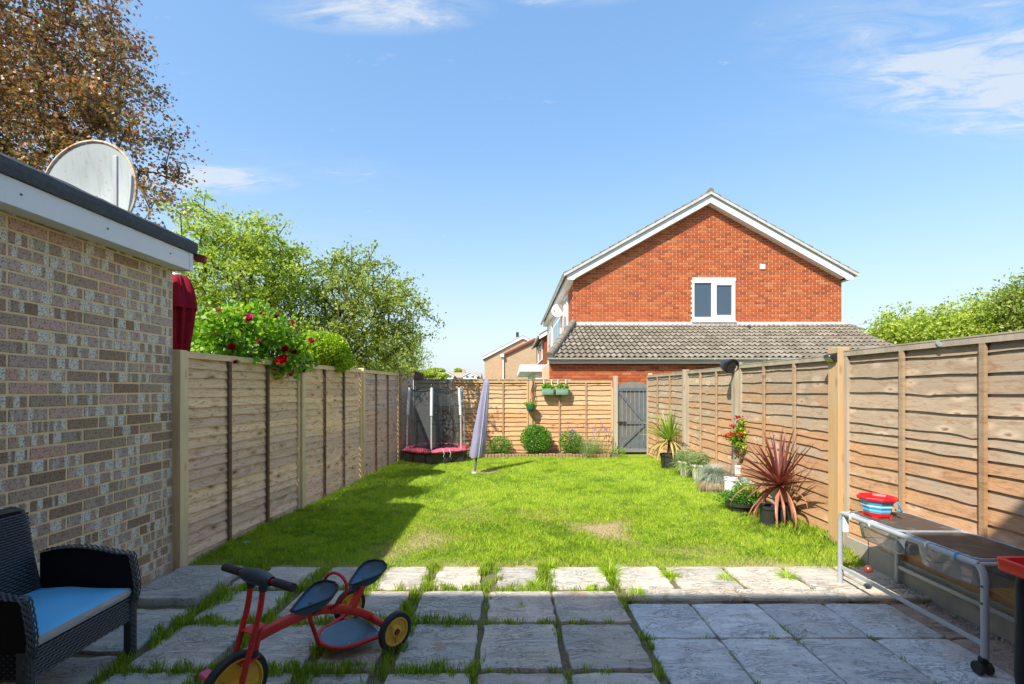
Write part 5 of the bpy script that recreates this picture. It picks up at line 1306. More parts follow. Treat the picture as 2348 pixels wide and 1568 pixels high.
# pad: puffy ring in six sections
vs = []; fs = []; n = 72
def rhex(a, r): s_ = (a - rad(-90)) % rad(60) - rad(30); return r / math.cos(s_) * math.cos(rad(30)) * (1 + .0)
prof = [(.50, .262), (.53, .285), (.60, .292), (.68, .278), (.715, .235), (.70, .205), (.66, .20)]
for i in range(n):
    a = rad(-90) + 6.2832 * i / n; sp = abs(math.sin(3 * (a + rad(90)))); pf = .35 + .65 * sp ** .5
    for j, (r, z) in enumerate(prof):
        rr = rhex(a, r) * (1 + .008 * math.sin(i * 2.3 + j)) + .02; zz = .235 + (z - .235) * pf + .006 * math.sin(i * 1.7 + j * 2)
        vs.append((TC.x + rr * math.cos(a), TC.y + rr * math.sin(a), zz))
m_ = len(prof)
for i in range(n):
    i2 = (i + 1) % n
    for j in range(m_ - 1): fs.append((i * m_ + j, i2 * m_ + j, i2 * m_ + j + 1, i * m_ + j + 1))
mb = MB(); mb.add(vs, fs); mb.build('safety_pad', 'pad_pink', TP, smooth=True)
mb = MB(); mb.lathe((TC.x, TC.y, .25), [(.01, 0), (.54, 0)], 40, cap=False); mb.build('jumping_mat', 'mat_black', TP)
vs = []; fs = []
for i in range(n):
    a = rad(-90) + 6.2832 * i / n
    for j, (r, z) in enumerate(((.66, .215), (.675, .12), (.66, .01))):
        rr = rhex(a, r) * (1 + .02 * math.sin(a * 12 + j) * j); vs.append((TC.x + rr * math.cos(a), TC.y + rr * math.sin(a), z))
for i in range(n):
    i2 = (i + 1) % n
    for j in range(2): fs.append((i * 3 + j, i2 * 3 + j, i2 * 3 + j + 1, i * 3 + j + 1))
mb = MB(); mb.add(vs, fs); mb.build('skirt', 'skirt_black', TP, smooth=True)
for px in (1016, 1031):
    q = P(px, 1040, 9.08); mb = MB(); mb.tube([q + Vector((-.02, .03, .09)), q + Vector((.02, 0, .0)), q + Vector((.0, 0, -.06)), q + Vector((.03, .03, -.1))], .007, 4); mb.build('tie_strap', 'steel', TP)

# lilac parasol on the lawn
b = G(1087, 1084); top = P(1116, 869, b.y + .05)
LP = thing('parasol', b, 'closed lilac grey parasol with a zipped cover leaning on the lawn', 'parasol')
ax = (top - b); vs = []; fs = []; n = 40
prof = [(.10, .165), (.115, .2), (.112, .35), (.105, .5), (.085, .7), (.066, .85), (.056, .93), (.050, .972), (.030, .995), (.004, 1.0)]
for j, (r, t_) in enumerate(prof):
    for k in range(n):
        a = 6.2832 * k / n; rr = r * (1 + .13 * math.cos(4 * a + j * .45) + .09 * math.sin(7 * a + j * .9) + .05 * math.sin(11 * a + j * 2.1)); c = b + ax * t_; vs.append((c.x + rr * math.cos(a), c.y + rr * .8 * math.sin(a), c.z + (.012 * math.cos(4 * a) if j == 0 else 0)))
for j in range(len(prof) - 1):
    for k in range(n): k2 = (k + 1) % n; fs.append((j * n + k, j * n + k2, (j + 1) * n + k2, (j + 1) * n + k))
mb = MB(); mb.add(vs, fs); mb.build('cover', 'lilac_cloth', LP, smooth=True)
mb = MB(); mb.tube([b + ax * t_ + Vector((r * .35, -r * .79, 0)) for r, t_ in prof[:8]], .004, 5); mb.build('zip_seam', 'foam_grey', LP)
mb = MB(); mb.tube([b + Vector((0, 0, -.05)), b + ax * .3], .017, 8); mb.build('pole', 'gate_grey', LP)
mb = MB(); mb.lathe(b, [(.045, -.02), (.045, .012), (.025, .02)], 14); mb.build('ground_socket', 'pot_pale', LP)

# ------------------------------------------------------------------ pots along the right fence
def pot(parent, c, r0, r1, h, mat, rim=.012, name='pot', n=28, fill=True):
    mb = MB(); mb.lathe(c, [(r0, 0), (r1 - .004, h - .03), (r1 + rim, h - .03), (r1 + rim, h), (r1 - .006, h), (r1 - .012, h - .04)], n); o = mb.build(name, mat, parent, smooth=True)
    if fill: mb = MB(); mb.lathe((c[0], c[1], c[2] + h - .035), [(.005, .008), (r1 - .012, 0)], n, cap=False); mb.build('compost', 'soil', parent)
    return o
def cordyline(label, c, base, potf, green, n, L, seed, w=.035):
    t = thing('cordyline', base, label, 'cordyline')
    potf(t); r_ = random.Random(seed); hi = 'leaf_green_strap' if green else 'leaf_red_strap'; lo = 'leaf_yellow_strap' if green else 'leaf_red_low'
    up = [strap_mesh('leaf', hi, 1.0, w / L, 0, dr, 9) for dr in (.05, .14, .25, .4)]; dn = [strap_mesh('leaf', lo, 1.0, w * 1.15 / L, 0, dr, 9) for dr in (.5, .8, .9)]
    mb = MB(); mb.tube([Vector(base) + Vector((0, 0, .1)), Vector(c) + Vector((0, 0, .04))], [.028, .022], 8); mb.build('trunk', 'bark', t)
    for i in range(n):
        f = i / n; az = i * 2.39996 + r_.uniform(-.2, .2); el = rad(89 - 92 * f ** (.72 if green else .58) + r_.uniform(-7, 7)); low = f > .74
        m = r_.choice(dn if low else (up[:2] if f < .35 else up)); s = L * r_.uniform(.78, 1.08) * (1.0 if not low else .95)
        el2 = el if not low else rad(r_.uniform(-35, 10)) 
        p = Vector(c) + Vector((math.cos(az) * .015, math.sin(az) * .015, .05 * (1 - f)))
        if Vector((math.cos(az), 0, 0)).x * s * math.cos(el2) + p.x > 2.90: s = max(.3 * L, (2.90 - p.x) / max(.2, math.cos(az) * math.cos(el2)))
        inst('leaf', m, t, p, (r_.uniform(-.2, .2), -el2, az), (s, s, s))
    return t
gy = lambda x, y: float(lawn_h(np.array(x), np.array(y))) - .01
bz = gy(2.69, 8.1)
cordyline('green yellow cordyline with spiky leaves in a black pot near the gate', (2.72, 8.1, .55), (2.69, 8.1, bz), lambda t: pot(t, (2.69, 8.1, bz), .10, .13, .26, 'pot_black'), True, 84, .56, 5, .038)
# red cordyline in one of two dark pots
def two(t): pot(t, (2.80, 4.82, gy(2.80, 4.82)), .068, .082, .21, 'pot_black', .006)
cordyline('dark red cordyline with long arching leaves in a black pot', (2.755, 4.82, .455), (2.80, 4.82, gy(2.80, 4.82)), two, False, 110, .60, 6, .036)
t = thing('plant_pot', (2.635, 4.83, gy(2.635, 4.83)), 'narrow black pot left of the red cordyline pot', 'plant pot'); pot(t, (2.635, 4.83, gy(2.635, 4.83)), .068, .082, .20, 'pot_black', .006)
t = thing('plant_pot', (2.62, 5.38, gy(2.62, 5.38)), 'wide black pot with bright green plant behind the red cordyline', 'plant pot'); pot(t, (2.62, 5.38, gy(2.62, 5.38)), .12, .15, .10, 'pot_black')
pts = in_blobs([((2.62, 5.38, .22), (.20, .18, .09), 1), ((2.55, 5.5, .18), (.2, .15, .08), .6)], 900, np.random.default_rng(4), .2); leaf_mesh('foliage', pts, .04, 'leaf_box', 5, t, aspect=.4)
# two white pots with lavender-like foliage
for i, (px, Y, lb) in enumerate(((1573, 7.42, 'cream pot with soft green foliage nearest the green cordyline'), (1602, 7.10, 'cream pot with soft green foliage beside the grass pot'))):
    x = (px - CX) / FOC * Y; z = gy(x, Y); t = thing('plant_pot', (x, Y, z), lb, 'plant pot', 'cream pots by the right fence')
    pot(t, (x, Y, z), .085, .125, .24, 'pot_white')
    V, F = strands((x, Y, z + .2), 520, .27, .010, np.random.default_rng(20 + i), 1.2, .7, .9, 3, .10); np_mesh('foliage', V, F, 'leaf_lavender', t)
    pts = in_blobs([((x, Y, z + .33), (.20, .16, .10), 1)], 900, np.random.default_rng(30 + i), .2); leaf_mesh('leaves', pts, .035, 'leaf_lavender', 5, t, aspect=.28)
# blue fescue
x, y = 2.76, 6.36; z = gy(x, y); t = thing('fescue_grass', (x, y, z), 'mop of silvery blue grass with straw coloured skirt in a dark pot', 'ornamental grass')
pot(t, (x, y, z), .14, .17, .16, 'pot_black')
V, F = strands((x - .02, y, z + .17), 3000, .27, .0045, np.random.default_rng(41), 1.0, .95, 1.3, 4, .05); np_mesh('foliage', V, F, 'leaf_fescue', t)
V, F = strands((x - .03, y, z + .15), 1500, .26, .0045, np.random.default_rng(42), .5, .2, 1.4, 4, .08); np_mesh('dry_blades', V, F, 'straw', t)
# pale pot with silver plant
x, y = 2.78, 5.90; z = gy(x, y); t = thing('plant_pot', (x, y, z), 'tall pale grey pot with silver green trailing plant', 'plant pot'); pot(t, (x - .03, y, z), .075, .075, .27, 'pot_pale', .004)
pts = in_blobs([((x + .12, y - .05, .27), (.16, .14, .08), 1), ((x + .0, y - .08, .25), (.07, .06, .09), .6)], 900, np.random.default_rng(6), .1); leaf_mesh('foliage', pts, .04, 'leaf_silver', 5, t, aspect=.3)
pts = in_blobs([((x + .05, 5.65, .19), (.20, .16, .12), 1)], 900, np.random.default_rng(7), .2); leaf_mesh('leaves', pts, .04, 'leaf_rose', 8, t, aspect=.4)
# red flowered standard plant
x, y = 2.84, 6.05; t = thing('flowering_shrub', (x, y, gy(x, y)), 'yellow green shrub on bare stems with clusters of dark red flowers', 'shrub')
rng = np.random.default_rng(88); BT = [PB(1700, 1018, 6.0, 26, 17), PB(1690, 998, 6.0, 22, 14), PB(1715, 1000, 6.0, 20, 26), PB(1668, 1002, 6.0, 9, 9, w=.6), PB(1716, 950, 6.05, 8, 24, w=1.2), PB(1700, 975, 6.0, 18, 14), PB(1700, 1040, 6.0, 8, 12, w=.6)]
TT = in_blobs(BT, 70, rng, .1); V, F, A = skeleton((x, y, gy(x, y)), [(x, y, .28)], TT, rng, rbase=.014, rtwig=.002, step=.15); np_mesh('stem', V, F, 'bark', t)
pts = np.repeat(TT, 17, 0) + rng.normal(size=(70 * 17, 3)) * .026; leaf_mesh('foliage', pts, .034, 'leaf_lime', 4, t, aspect=.75)
mb = None
for i, (px, py, r_) in enumerate(((1691, 956, .040), (1678, 976, .042), (1665, 997, .036), (1677, 994, .036), (1697, 996, .032), (1671, 962, .02), (1717, 928, .016), (1687, 994, .03))):
    c = P(px, py, 5.93); mb = MB(); rl = random.Random(i)
    for k in range(16): 
        q = c + Vector((rl.gauss(0, .5), rl.gauss(0, .4), rl.gauss(0, .28))) * r_; s = r_ * .30; a = rl.uniform(0, 6.28); mb.lathe(q, [(.0005, -s * .3), (s, .0), (s * .9, s * .5), (s * .3, s * .2)], 6, axis=(math.cos(a) * .5, -.7, .5), cap=False)
    mb.build('flower_head', 'petal_red', t)
# plant label
t = thing('plant_label', (2.81, 5.80, gy(2.81, 5.8)), 'white rectangular plant label on a thin wooden stake', 'plant label')
q = P(1690.5, 1078, 5.80); mb = MB(); mb.box(q, (.068, .004, .128)); mb.build('card', 'white_pvc', t)
mb = MB(); mb.bar((q.x - .002, 5.806, gy(2.81, 5.8)), (q.x - .002, 5.806, q.z + .05), .010, .004, up=(0, 1, 0)); mb.build('stake', 'post_pale', t)
mb = MB()
for i in range(5): mb.box((q.x - .003 + .004 * (i % 2), q.y - .0028, q.z + .03 - .018 * i), (.036 - .006 * (i % 2), .0006, .003))
mb.build('writing', 'steel', t)

# lights on the fences
t = thing('security_light', (2.86, 6.1, 1.74), 'black drum shaped security light on the weathered fence post', 'security light')
c = P(1677, 839, 6.06); axl = Vector((.10, -.93, -.28)).normalized()
mb = MB(); mb.lathe(c + Vector((-.035, .05, .008)), [(.03, .07), (.07, .05), (.085, .0), (.085, -.06)], 24, axis=-axl); mb.build('housing', 'black_plastic', t, smooth=True)
mb = MB(); mb.lathe(c, [(.088, -.03), (.096, -.01), (.096, .015), (.085, .02), (.078, .0), (.03, -.02), (.022, .0), (.004, .004)], 28, axis=axl, cap=False); mb.build('lamp_head', 'black_plastic', t, smooth=True)
mb = MB(); mb.bar(c + Vector((.05, .03, .0)), (2.95, 6.11, 1.72), .02, .03); mb.box((2.935, 6.11, 1.72), (.012, .05, .10)); mb.build('bracket', 'black_metal', t)
def solar(label, c, dx):
    t = thing('solar_light', c, label, 'solar light', 'small solar lights on the fence posts'); c = Vector(c); s = dx
    mb = MB(); vs = []
    for y_ in (-.055, .055):
        vs += [(0, y_, -.045), (s * .05, y_, -.045), (s * .085, y_, .0), (s * .075, y_, .022), (s * .0, y_, .045)]
    mb.add([(c.x + a, c.y + b_, c.z + d) for a, b_, d in vs], [(0, 1, 2, 3, 4), (9, 8, 7, 6, 5), (0, 5, 6, 1), (1, 6, 7, 2), (2, 7, 8, 3), (3, 8, 9, 4), (4, 9, 5, 0)]); mb.build('housing', 'black_plastic', t, bevel=.003)
    mb = MB(); mb.add([(c.x + s * .053, c.y + y_, c.z - .043) for y_ in (-.045, .045)] + [(c.x + s * .087, c.y + y_, c.z - .003) for y_ in (.045, -.045)], [(0, 1, 2, 3)]); mb.build('lens', 'lens', t)
    mb = MB(); mb.lathe((c.x + s * .083, c.y - .03, c.z + .008), [(.006, 0), (.004, .004)], 8, axis=(s, 0, .3)); mb.build('sensor', 'white_pvc', t)
solar('small black solar light on the broad orange fence post', (2.915, 4.215, 1.745), -1)
lx = left_x(5.66) + .05
solar('small black solar light at the top of the left fence post', (lx, 5.66, 1.70), 1)

# ------------------------------------------------------------------ water play table
WT = thing('water_table', (2.70, 3.0, 0), 'grey framed childrens water table with clear trays and dark lids', 'play table')
x0, x1, y0, y1, zt = 2.47, 2.90, 2.45, 3.53, .545
def leg(path, nm='leg'): mb = MB(); mb.tube(path, .017, 12); return mb.build(nm, 'steel', WT, smooth=True)
for x_, zl in ((x0, .0), (x1, .0)):
    leg([(x_, y1, -.0 + zl), (x_, y1, .46), (x_, y1 - .008, .50), (x_, y1 - .03, .532)])
    leg([(x_, y0, .055 if x_ == x0 else .055), (x_, y0, .46), (x_, y0 + .008, .50), (x_, y0 + .03, .532)])
    mb = MB(); mb.tube([(x_, y1 - .03, .532), (x_, y0 + .03, .532)], .017, 12); mb.build('top_tube', 'steel', WT, smooth=True)
    mb = MB(); mb.bar((x_, y1, .125), (x_, y0, .125), .010, .028); mb.build('side_rail', 'steel', WT, bevel=.002)
for y_ in (y1 - .03, y0 + .03): mb = MB(); mb.tube([(x0, y_, .532), (x1, y_, .532)], .014, 10); mb.build('end_tube', 'steel', WT, smooth=True)
for x_ in (x0, x1):
    cst = MB(); cst.tube([(x_, y0, .03), (x_, y0, .07)], .014, 8); cst.box((x_ - .01, y0, .045), (.03, .03, .03)); c_ = cst.build('castor', 'black_plastic', WT, bevel=.003)
    for s in (-.024, .024):
        w = MB(); w.lathe((x_ + s - .012, y0 + .012 - .012, .0), [(.006, -.012), (.030, -.011), (.034, -.006), (.034, .006), (.030, .011), (.006, .012)], 22, axis=(1, 0, .0)); 
        w.v = [(a, b_, c2 + .005) for a, b_, c2 in w.v]; w.build('wheel', 'rubber', c_, smooth=True)
def tray(y0_, y1_, lab):
    tt = MB(); N = 6; vs = []; fs = []
    rings = [(0.0, .548), (.006, .545), (.016, .53), (.03, .50), (.045, .385), (.055, .375)]
    def rr(ins, z):
        xa, xb, ya, yb = x0 + .014 + ins, x1 - .014 - ins, y0_ + ins, y1_ - ins; r_ = .05; out = []
        for cx, cy, a0 in ((xb - r_, yb - r_, 0), (xa + r_, yb - r_, 90), (xa + r_, ya + r_, 180), (xb - r_, ya + r_, 270)):
            for k in range(5): a = rad(a0 + 22.5 * k); out.append((cx + r_ * math.cos(a), cy + r_ * math.sin(a), z))
        return out
    M = 20
    for ins, z in rings: vs += rr(ins, z)
    for l in range(len(rings) - 1):
        for i in range(M): j = (i + 1) % M; fs.append((l * M + i, (l + 1) * M + i, (l + 1) * M + j, l * M + j))
    fs.append(tuple((len(rings) - 1) * M + i for i in range(M))); tt.add(vs, fs); o = tt.build('tray', 'clear_blue', WT, smooth=True)
    rm = MB(); rm.tube(rr(-.002, .549), .0075, 8, closed=True); rm.build('rim', 'clear_blue', o, smooth=True)
    lid = MB(); lid.slabpoly([p[:2] for p in rr(.010, 0)], .538, .556, .006); lid.build('lid', 'lid', WT)
tray(2.505, 2.975, 0); tray(3.0, 3.47, 1)
for y_ in (3.40, 3.22, 2.78, 2.60):
    mb = MB(); mb.tube([(x0 + .02 * math.cos(a), y_, .532 + .021 * math.sin(a)) for a in [rad(20 + 25 * k) for k in range(9)]], .006, 5); mb.build('clip', 'white_pvc' if y_ != 2.60 else 'light_blue', WT)
mb = MB(); mb.box((x0 + .012, 3.49, .46), (.035, .02, .13)); mb.build('hinge_bracket', 'white_pvc', WT, bevel=.003)
for z_ in (.43, .34): mb = MB(); mb.lathe((x0 - .017, y0, z_), [(.007, 0), (.006, -.004)], 8, axis=(1, 0, 0)); mb.build('bolt', 'dark_bolt', WT)
# bucket
bc = Vector((2.60, 3.34, .556)); BK = thing('bucket', bc, 'red rimmed light blue toy bucket standing on the water table', 'bucket')
def octr(c, r, z, n=8, sq=.0, off=22.5): return [(c.x + r * math.cos(rad(off + 360 / n * k)), c.y + r * math.sin(rad(off + 360 / n * k)), c.z + z) for k in range(n)]
def rings_mesh(rs_, n=8):
    mb = MB(); vs = []; fs = []
    for r, z in rs_: vs += octr(bc, r, z, n)
    for l in range(len(rs_) - 1):
        for i in range(n): j = (i + 1) % n; fs.append((l * n + i, l * n + j, (l + 1) * n + j, (l + 1) * n + i))
    fs.append(tuple(range(n))[::-1]); mb.add(vs, fs); return mb
rings_mesh([(.070, .0), (.078, .012), (.082, .035)]).build('base', 'red_plastic', BK)
for k in range(4):
    a = rad(90 * k + 45); mb = MB(); mb.box(bc + Vector((math.cos(a) * .07, math.sin(a) * .07, .008)), (.03, .03, .016), (0, 0, a)); mb.build('foot', 'red_plastic', BK)
rings_mesh([(.082, .033), (.087, .045), (.086, .058), (.094, .072), (.094, .088), (.103, .105), (.108, .118)]).build('body', 'light_blue', BK)
for z_, r_ in ((.080, .0905),):
    mb = MB(); mb.tube(octr(bc, r_, z_), .006, 5, closed=True); mb.build('stripe', 'white_pvc', BK)
mb = MB(); vs = []; fs = []; n = 8; rs_ = [(.106, .115), (.120, .121), (.124, .136), (.117, .144), (.105, .140), (.096, .126), (.080, .05)]
for r, z in rs_: vs += octr(bc, r, z)
for l in range(len(rs_) - 1):
    for i in range(n): j = (i + 1) % n; fs.append((l * n + i, l * n + j, (l + 1) * n + j, (l + 1) * n + i))
mb.add(vs, fs); mb.build('rim', 'red_plastic', BK, bevel=.003)
mb = MB(); mb.tube([bc + Vector((.045, -.118, .125)), bc + Vector((.06, -.122, .10)), bc + Vector((.085, -.112, .06)), bc + Vector((.10, -.085, .05)), bc + Vector((.105, -.03, .052))], .006, 6); mb.build('handle', 'light_blue', BK, smooth=True)
# hanging copper bauble under the table
t = thing('hanging_ornament', (2.56, 3.365, .166), 'small dark copper ball hanging on a thin cord under the table', 'ornament')
mb = MB(); mb.lathe((2.555, 3.365, .166), [(.003, -.030), (.018, -.024), (.028, -.01), (.030, .0), (.028, .01), (.018, .024), (.003, .030)], 18); mb.build('ball', 'copper_ball', t, smooth=True)
mb = MB(); mb.tube([(2.555, 3.365, .19), (2.557, 3.365, .376)], .0022, 5); mb.build('cord', 'rope_black', t)
# red tray table at the right edge
RT = thing('tray_table', (2.75, 2.1, 0), 'red topped tray table on black tubular legs at the right edge', 'play table')
tx0, tx1, ty0, ty1, tz = 2.385, 2.93, 1.60, 2.33, .632
mb = MB(); vs = []; fs = []
def rr2(ins, z, r_=.035):
    out = []
    for cx, cy, a0 in ((tx1 - ins - r_, ty1 - ins - r_, 0), (tx0 + ins + r_, ty1 - ins - r_, 90), (tx0 + ins + r_, ty0 + ins + r_, 180), (tx1 - ins - r_, ty0 + ins + r_, 270)):
        for k in range(5): a = rad(a0 + 22.5 * k); out.append((cx + r_ * math.cos(a), cy + r_ * math.sin(a), z))
    return out
rl_ = [(.012, tz - .062), (.004, tz - .055), (.0, tz - .005), (.003, tz), (.022, tz), (.026, tz - .004), (.034, tz - .045), (.045, tz - .05)]
for ins, z in rl_: vs += rr2(ins, z)
M = 20
for l in range(len(rl_) - 1):
    for i in range(M): j = (i + 1) % M; fs.append((l * M + i, l * M + j, (l + 1) * M + j, (l + 1) * M + i))
fs += [tuple(range(M))[::-1], tuple((len(rl_) - 1) * M + i for i in range(M))]
mb.add(vs, fs); mb.build('tray', 'red_plastic', RT, smooth=True)
for yl in (2.27, 1.68):
    path = [(tx0 + .10, yl, tz - .06), (tx0 + .085, yl, tz - .075), (tx0 + .078, yl, tz - .10), (tx0 + .075, yl, .10), (tx0 + .078, yl, .055), (tx0 + .095, yl, .027), (tx0 + .125, yl, .018), (2.85, yl, .018), (2.88, yl, .05), (2.88, yl, tz - .06)]
    path = [(a, b_, c_ - .018) for a, b_, c_ in path]; path[0] = (path[0][0], yl, tz - .05)
    mb = MB(); mb.tube(path, .021, 12); mb.build('leg', 'black_metal', RT, smooth=True)

# ------------------------------------------------------------------ wicker armchair
CH = thing('armchair', (-2.33, 2.3, 0), 'black wicker armchair with a bright blue seat cushion', 'armchair')
def weave(p0, eu, ev, L, H, nrm, row=.014, per=.034, amp=.0028, name='weave', parent=CH, mat='wicker', curve=None):
    """woven strands: p0 corner, eu along, ev up, both unit"""
    p0, eu, ev, nrm = map(Vector, (p0, eu, ev, nrm)); vs = []; fs = []; nr_ = max(1, int(H / row)); ns = max(4, int(L / per * 4))
    for r_ in range(nr_):
        for i in range(ns + 1):
            u = L * i / ns; d = amp * math.sin(2 * math.pi * u / per + math.pi * (r_ % 2)); v0 = r_ * row
            off = curve(u / L) if curve else 0
            for k, (vv, dd) in enumerate(((.08, -.6), (.5, 1.0), (.92, -.6))):
                vs.append(p0 + eu * u + ev * (v0 + row * vv) + nrm * (d + amp * .8 * dd + off))
        b = r_ * (ns + 1) * 3
        for i in range(ns):
            for k in range(2): a = b + i * 3 + k; fs.append((a, a + 3, a + 4, a + 1))
    mb = MB(); mb.add(vs, fs); mb.build(name, mat, parent)
cx0, cx1, cy0, cy1 = -2.63, -2.075, 2.005, 2.60          # back, front, near, far
# legs
for x_, y_ in ((cx1 - .025, cy0 + .02), (cx1 - .025, cy1 - .02), (cx0 + .03, cy0 + .02), (cx0 + .03, cy1 - .02)):
    mb = MB(); mb.box((x_, y_, .165), (.042, .042, .33)); lg = mb.build('leg', 'wicker', CH, bevel=.003)
    if x_ > -2.3: 
        for s_ in (-1,):
            weave((x_ + .0225, y_ - .018, .0), (0, 0, 1), (0, 1, 0), .33, .036, (1, 0, 0), row=.012, per=.028, name='weave', parent=lg)
# aprons
mb = MB(); mb.box(((cx0 + cx1) / 2, (cy0 + cy1) / 2, .262), (cx1 - cx0 - .03, cy1 - cy0 - .03, .125)); ap = mb.build('seat_box', 'wicker_dark', CH)
weave((cx1 - .010, cy0 + .03, .195), (0, 1, 0), (0, 0, 1), cy1 - cy0 - .06, .135, (1, 0, 0), name='front_weave', curve=lambda t_: 0)
weave((cx0 + .02, cy0 + .006, .2), (1, 0, 0), (0, 0, 1), cx1 - cx0 - .04, .13, (0, -1, 0), name='side_weave')
# arm panels: flat dark panel with woven rim curving over the top
def armprof(n=14):
    pts = []
    for i in range(n + 1):
        t_ = i / n; x_ = cx0 + .04 + (cx1 - .045 - cx0 - .04) * t_; z_ = .555 + .035 * math.sin(math.pi * min(1, t_ * .98 + .1)); pts.append((x_, z_))
    pts += [(cx1 - .022, .548), (cx1 - .004, .46), (cx1 + .006, .39), (cx1 + .002, .33), (cx1 - .02, .25)]
    return pts
AP = armprof()
for y_, sg in ((cy0 + .015, -1), (cy1 - .015, 1)):
    mb = MB(); vs = []; fs = []; n = len(AP)
    for yy in (y_ - .012, y_ + .012):
        vs += [(x_, yy, z_ - .004) for x_, z_ in AP] + [(AP[-1][0], yy, .215), (cx0 + .04, yy, .215)]
    m = n + 2; fs = [tuple(range(m)), tuple(range(2 * m - 1, m - 1, -1))] + [(i, m + i, m + (i + 1) % m, (i + 1) % m) for i in range(m)]
    mb.add(vs, fs); pn = mb.build('arm_panel', 'wicker_dark', CH)
    # rim: woven band following the profile
    vs = []; fs = []; L = 0; P_ = [Vector((a, 0, b_)) for a, b_ in AP]; dens = []
    for i in range(n - 1):
        for k in range(6): dens.append(P_[i].lerp(P_[i + 1], k / 6))
    dens.append(P_[-1]); sts = 5
    for r_ in range(sts):
        s = 0
        for i, p in enumerate(dens):
            if i: s += (p - dens[i - 1]).length
            tg = (dens[min(i + 1, len(dens) - 1)] - dens[max(i - 1, 0)]).normalized(); nn = Vector((tg.z, 0, -tg.x)) * -1
            d = .003 * math.sin(2 * math.pi * s / .030 + math.pi * (r_ % 2))
            for vv, dd in ((.06, -.5), (.5, 1.0), (.94, -.5)):
                q = p + nn * (.006 + d + .002 * dd); vs.append((q.x, y_ - .0275 + .011 * (r_ + vv), q.z))
        b_ = r_ * len(dens) * 3
        for i in range(len(dens) - 1):
            for k in range(2): a = b_ + i * 3 + k; fs.append((a, a + 3, a + 4, a + 1))
    mb = MB(); mb.add(vs, fs); mb.build('arm_rim', 'wicker', CH)
# backrest
bk = MB(); bk.add([(cx0 + .05, cy0 + .03, .32), (cx0 + .05, cy1 - .03, .32), (cx0 - .02, cy1 - .06, .80), (cx0 - .02, cy0 + .06, .80), (cx0 + .01, cy0 + .03, .32), (cx0 + .01, cy1 - .03, .32), (cx0 - .06, cy1 - .06, .80), (cx0 - .06, cy0 + .06, .80)],
                  [(0, 1, 2, 3), (7, 6, 5, 4), (1, 5, 6, 2), (3, 2, 6, 7), (0, 3, 7, 4)]); bb = bk.build('backrest', 'wicker_dark', CH)
ev = Vector((-.07, 0, .48)).normalized(); weave((cx0 + .057, cy0 + .03, .32), (0, 1, 0), ev, cy1 - cy0 - .07, .48, (1, 0, .14), row=.014, per=.036, name='weave', parent=bb)
mb = MB(); mb.tube([(cx0 + .04, cy1 - .035, .34), (cx0 - .035, cy1 - .06, .80), (cx0 - .04, cy1 - .09, .815), (cx0 - .04, cy0 + .09, .815), (cx0 - .035, cy0 + .06, .80), (cx0 + .04, cy0 + .035, .34)], .018, 8); mb.build('frame', 'wicker', bb, smooth=True)
# cushion
N = 22; vs = []; fs = []; ca, cb, ya, yb = cx0 + .05, cx1 - .012, cy0 + .035, cy1 - .035; rc = random.Random(2)
for j in range(N + 1):
    for i in range(N + 1):
        u, v = i / N, j / N; e = (4 * u * (1 - u)) ** .35 * (4 * v * (1 - v)) ** .35
        z_ = .372 + .026 * e + .0045 * math.sin(u * 9 + v * 5) * e + .004 * math.sin(v * 17 - u * 6) * e * v
        vs.append((ca + (cb - ca) * u, ya + (yb - ya) * v, z_))
for j in range(N):
    for i in range(N): a = j * (N + 1) + i; fs.append((a, a + 1, a + N + 2, a + N + 1))
mb = MB(); mb.add(vs, fs); cu = mb.build('cushion', 'cushion', CH, smooth=True)
edge = [(ca + (cb - ca) * i / N, ya) for i in range(N)] + [(cb, ya + (yb - ya) * i / N) for i in range(N)] + [(cb - (cb - ca) * i / N, yb) for i in range(N)] + [(ca, yb - (yb - ya) * i / N) for i in range(N)]
mb = MB(); n = len(edge); vs = []; cxm, cym = (ca + cb) / 2, (ya + yb) / 2
for (x_, y_) in edge:
    w_ = rc.uniform(-.0025, .0025); vs += [(x_, y_, .372), (x_ + .006 * (1 if x_ > cxm else -1) + w_, y_ + w_, .350), (x_ - .002, y_, .328)]
fs = []
for i in range(n):
    j = (i + 1) % n
    for k in range(2): fs.append((i * 3 + k, i * 3 + k + 1, j * 3 + k + 1, j * 3 + k))
mb.add(vs, fs); mb.build('cushion_border', 'piping_grey', cu, smooth=True)

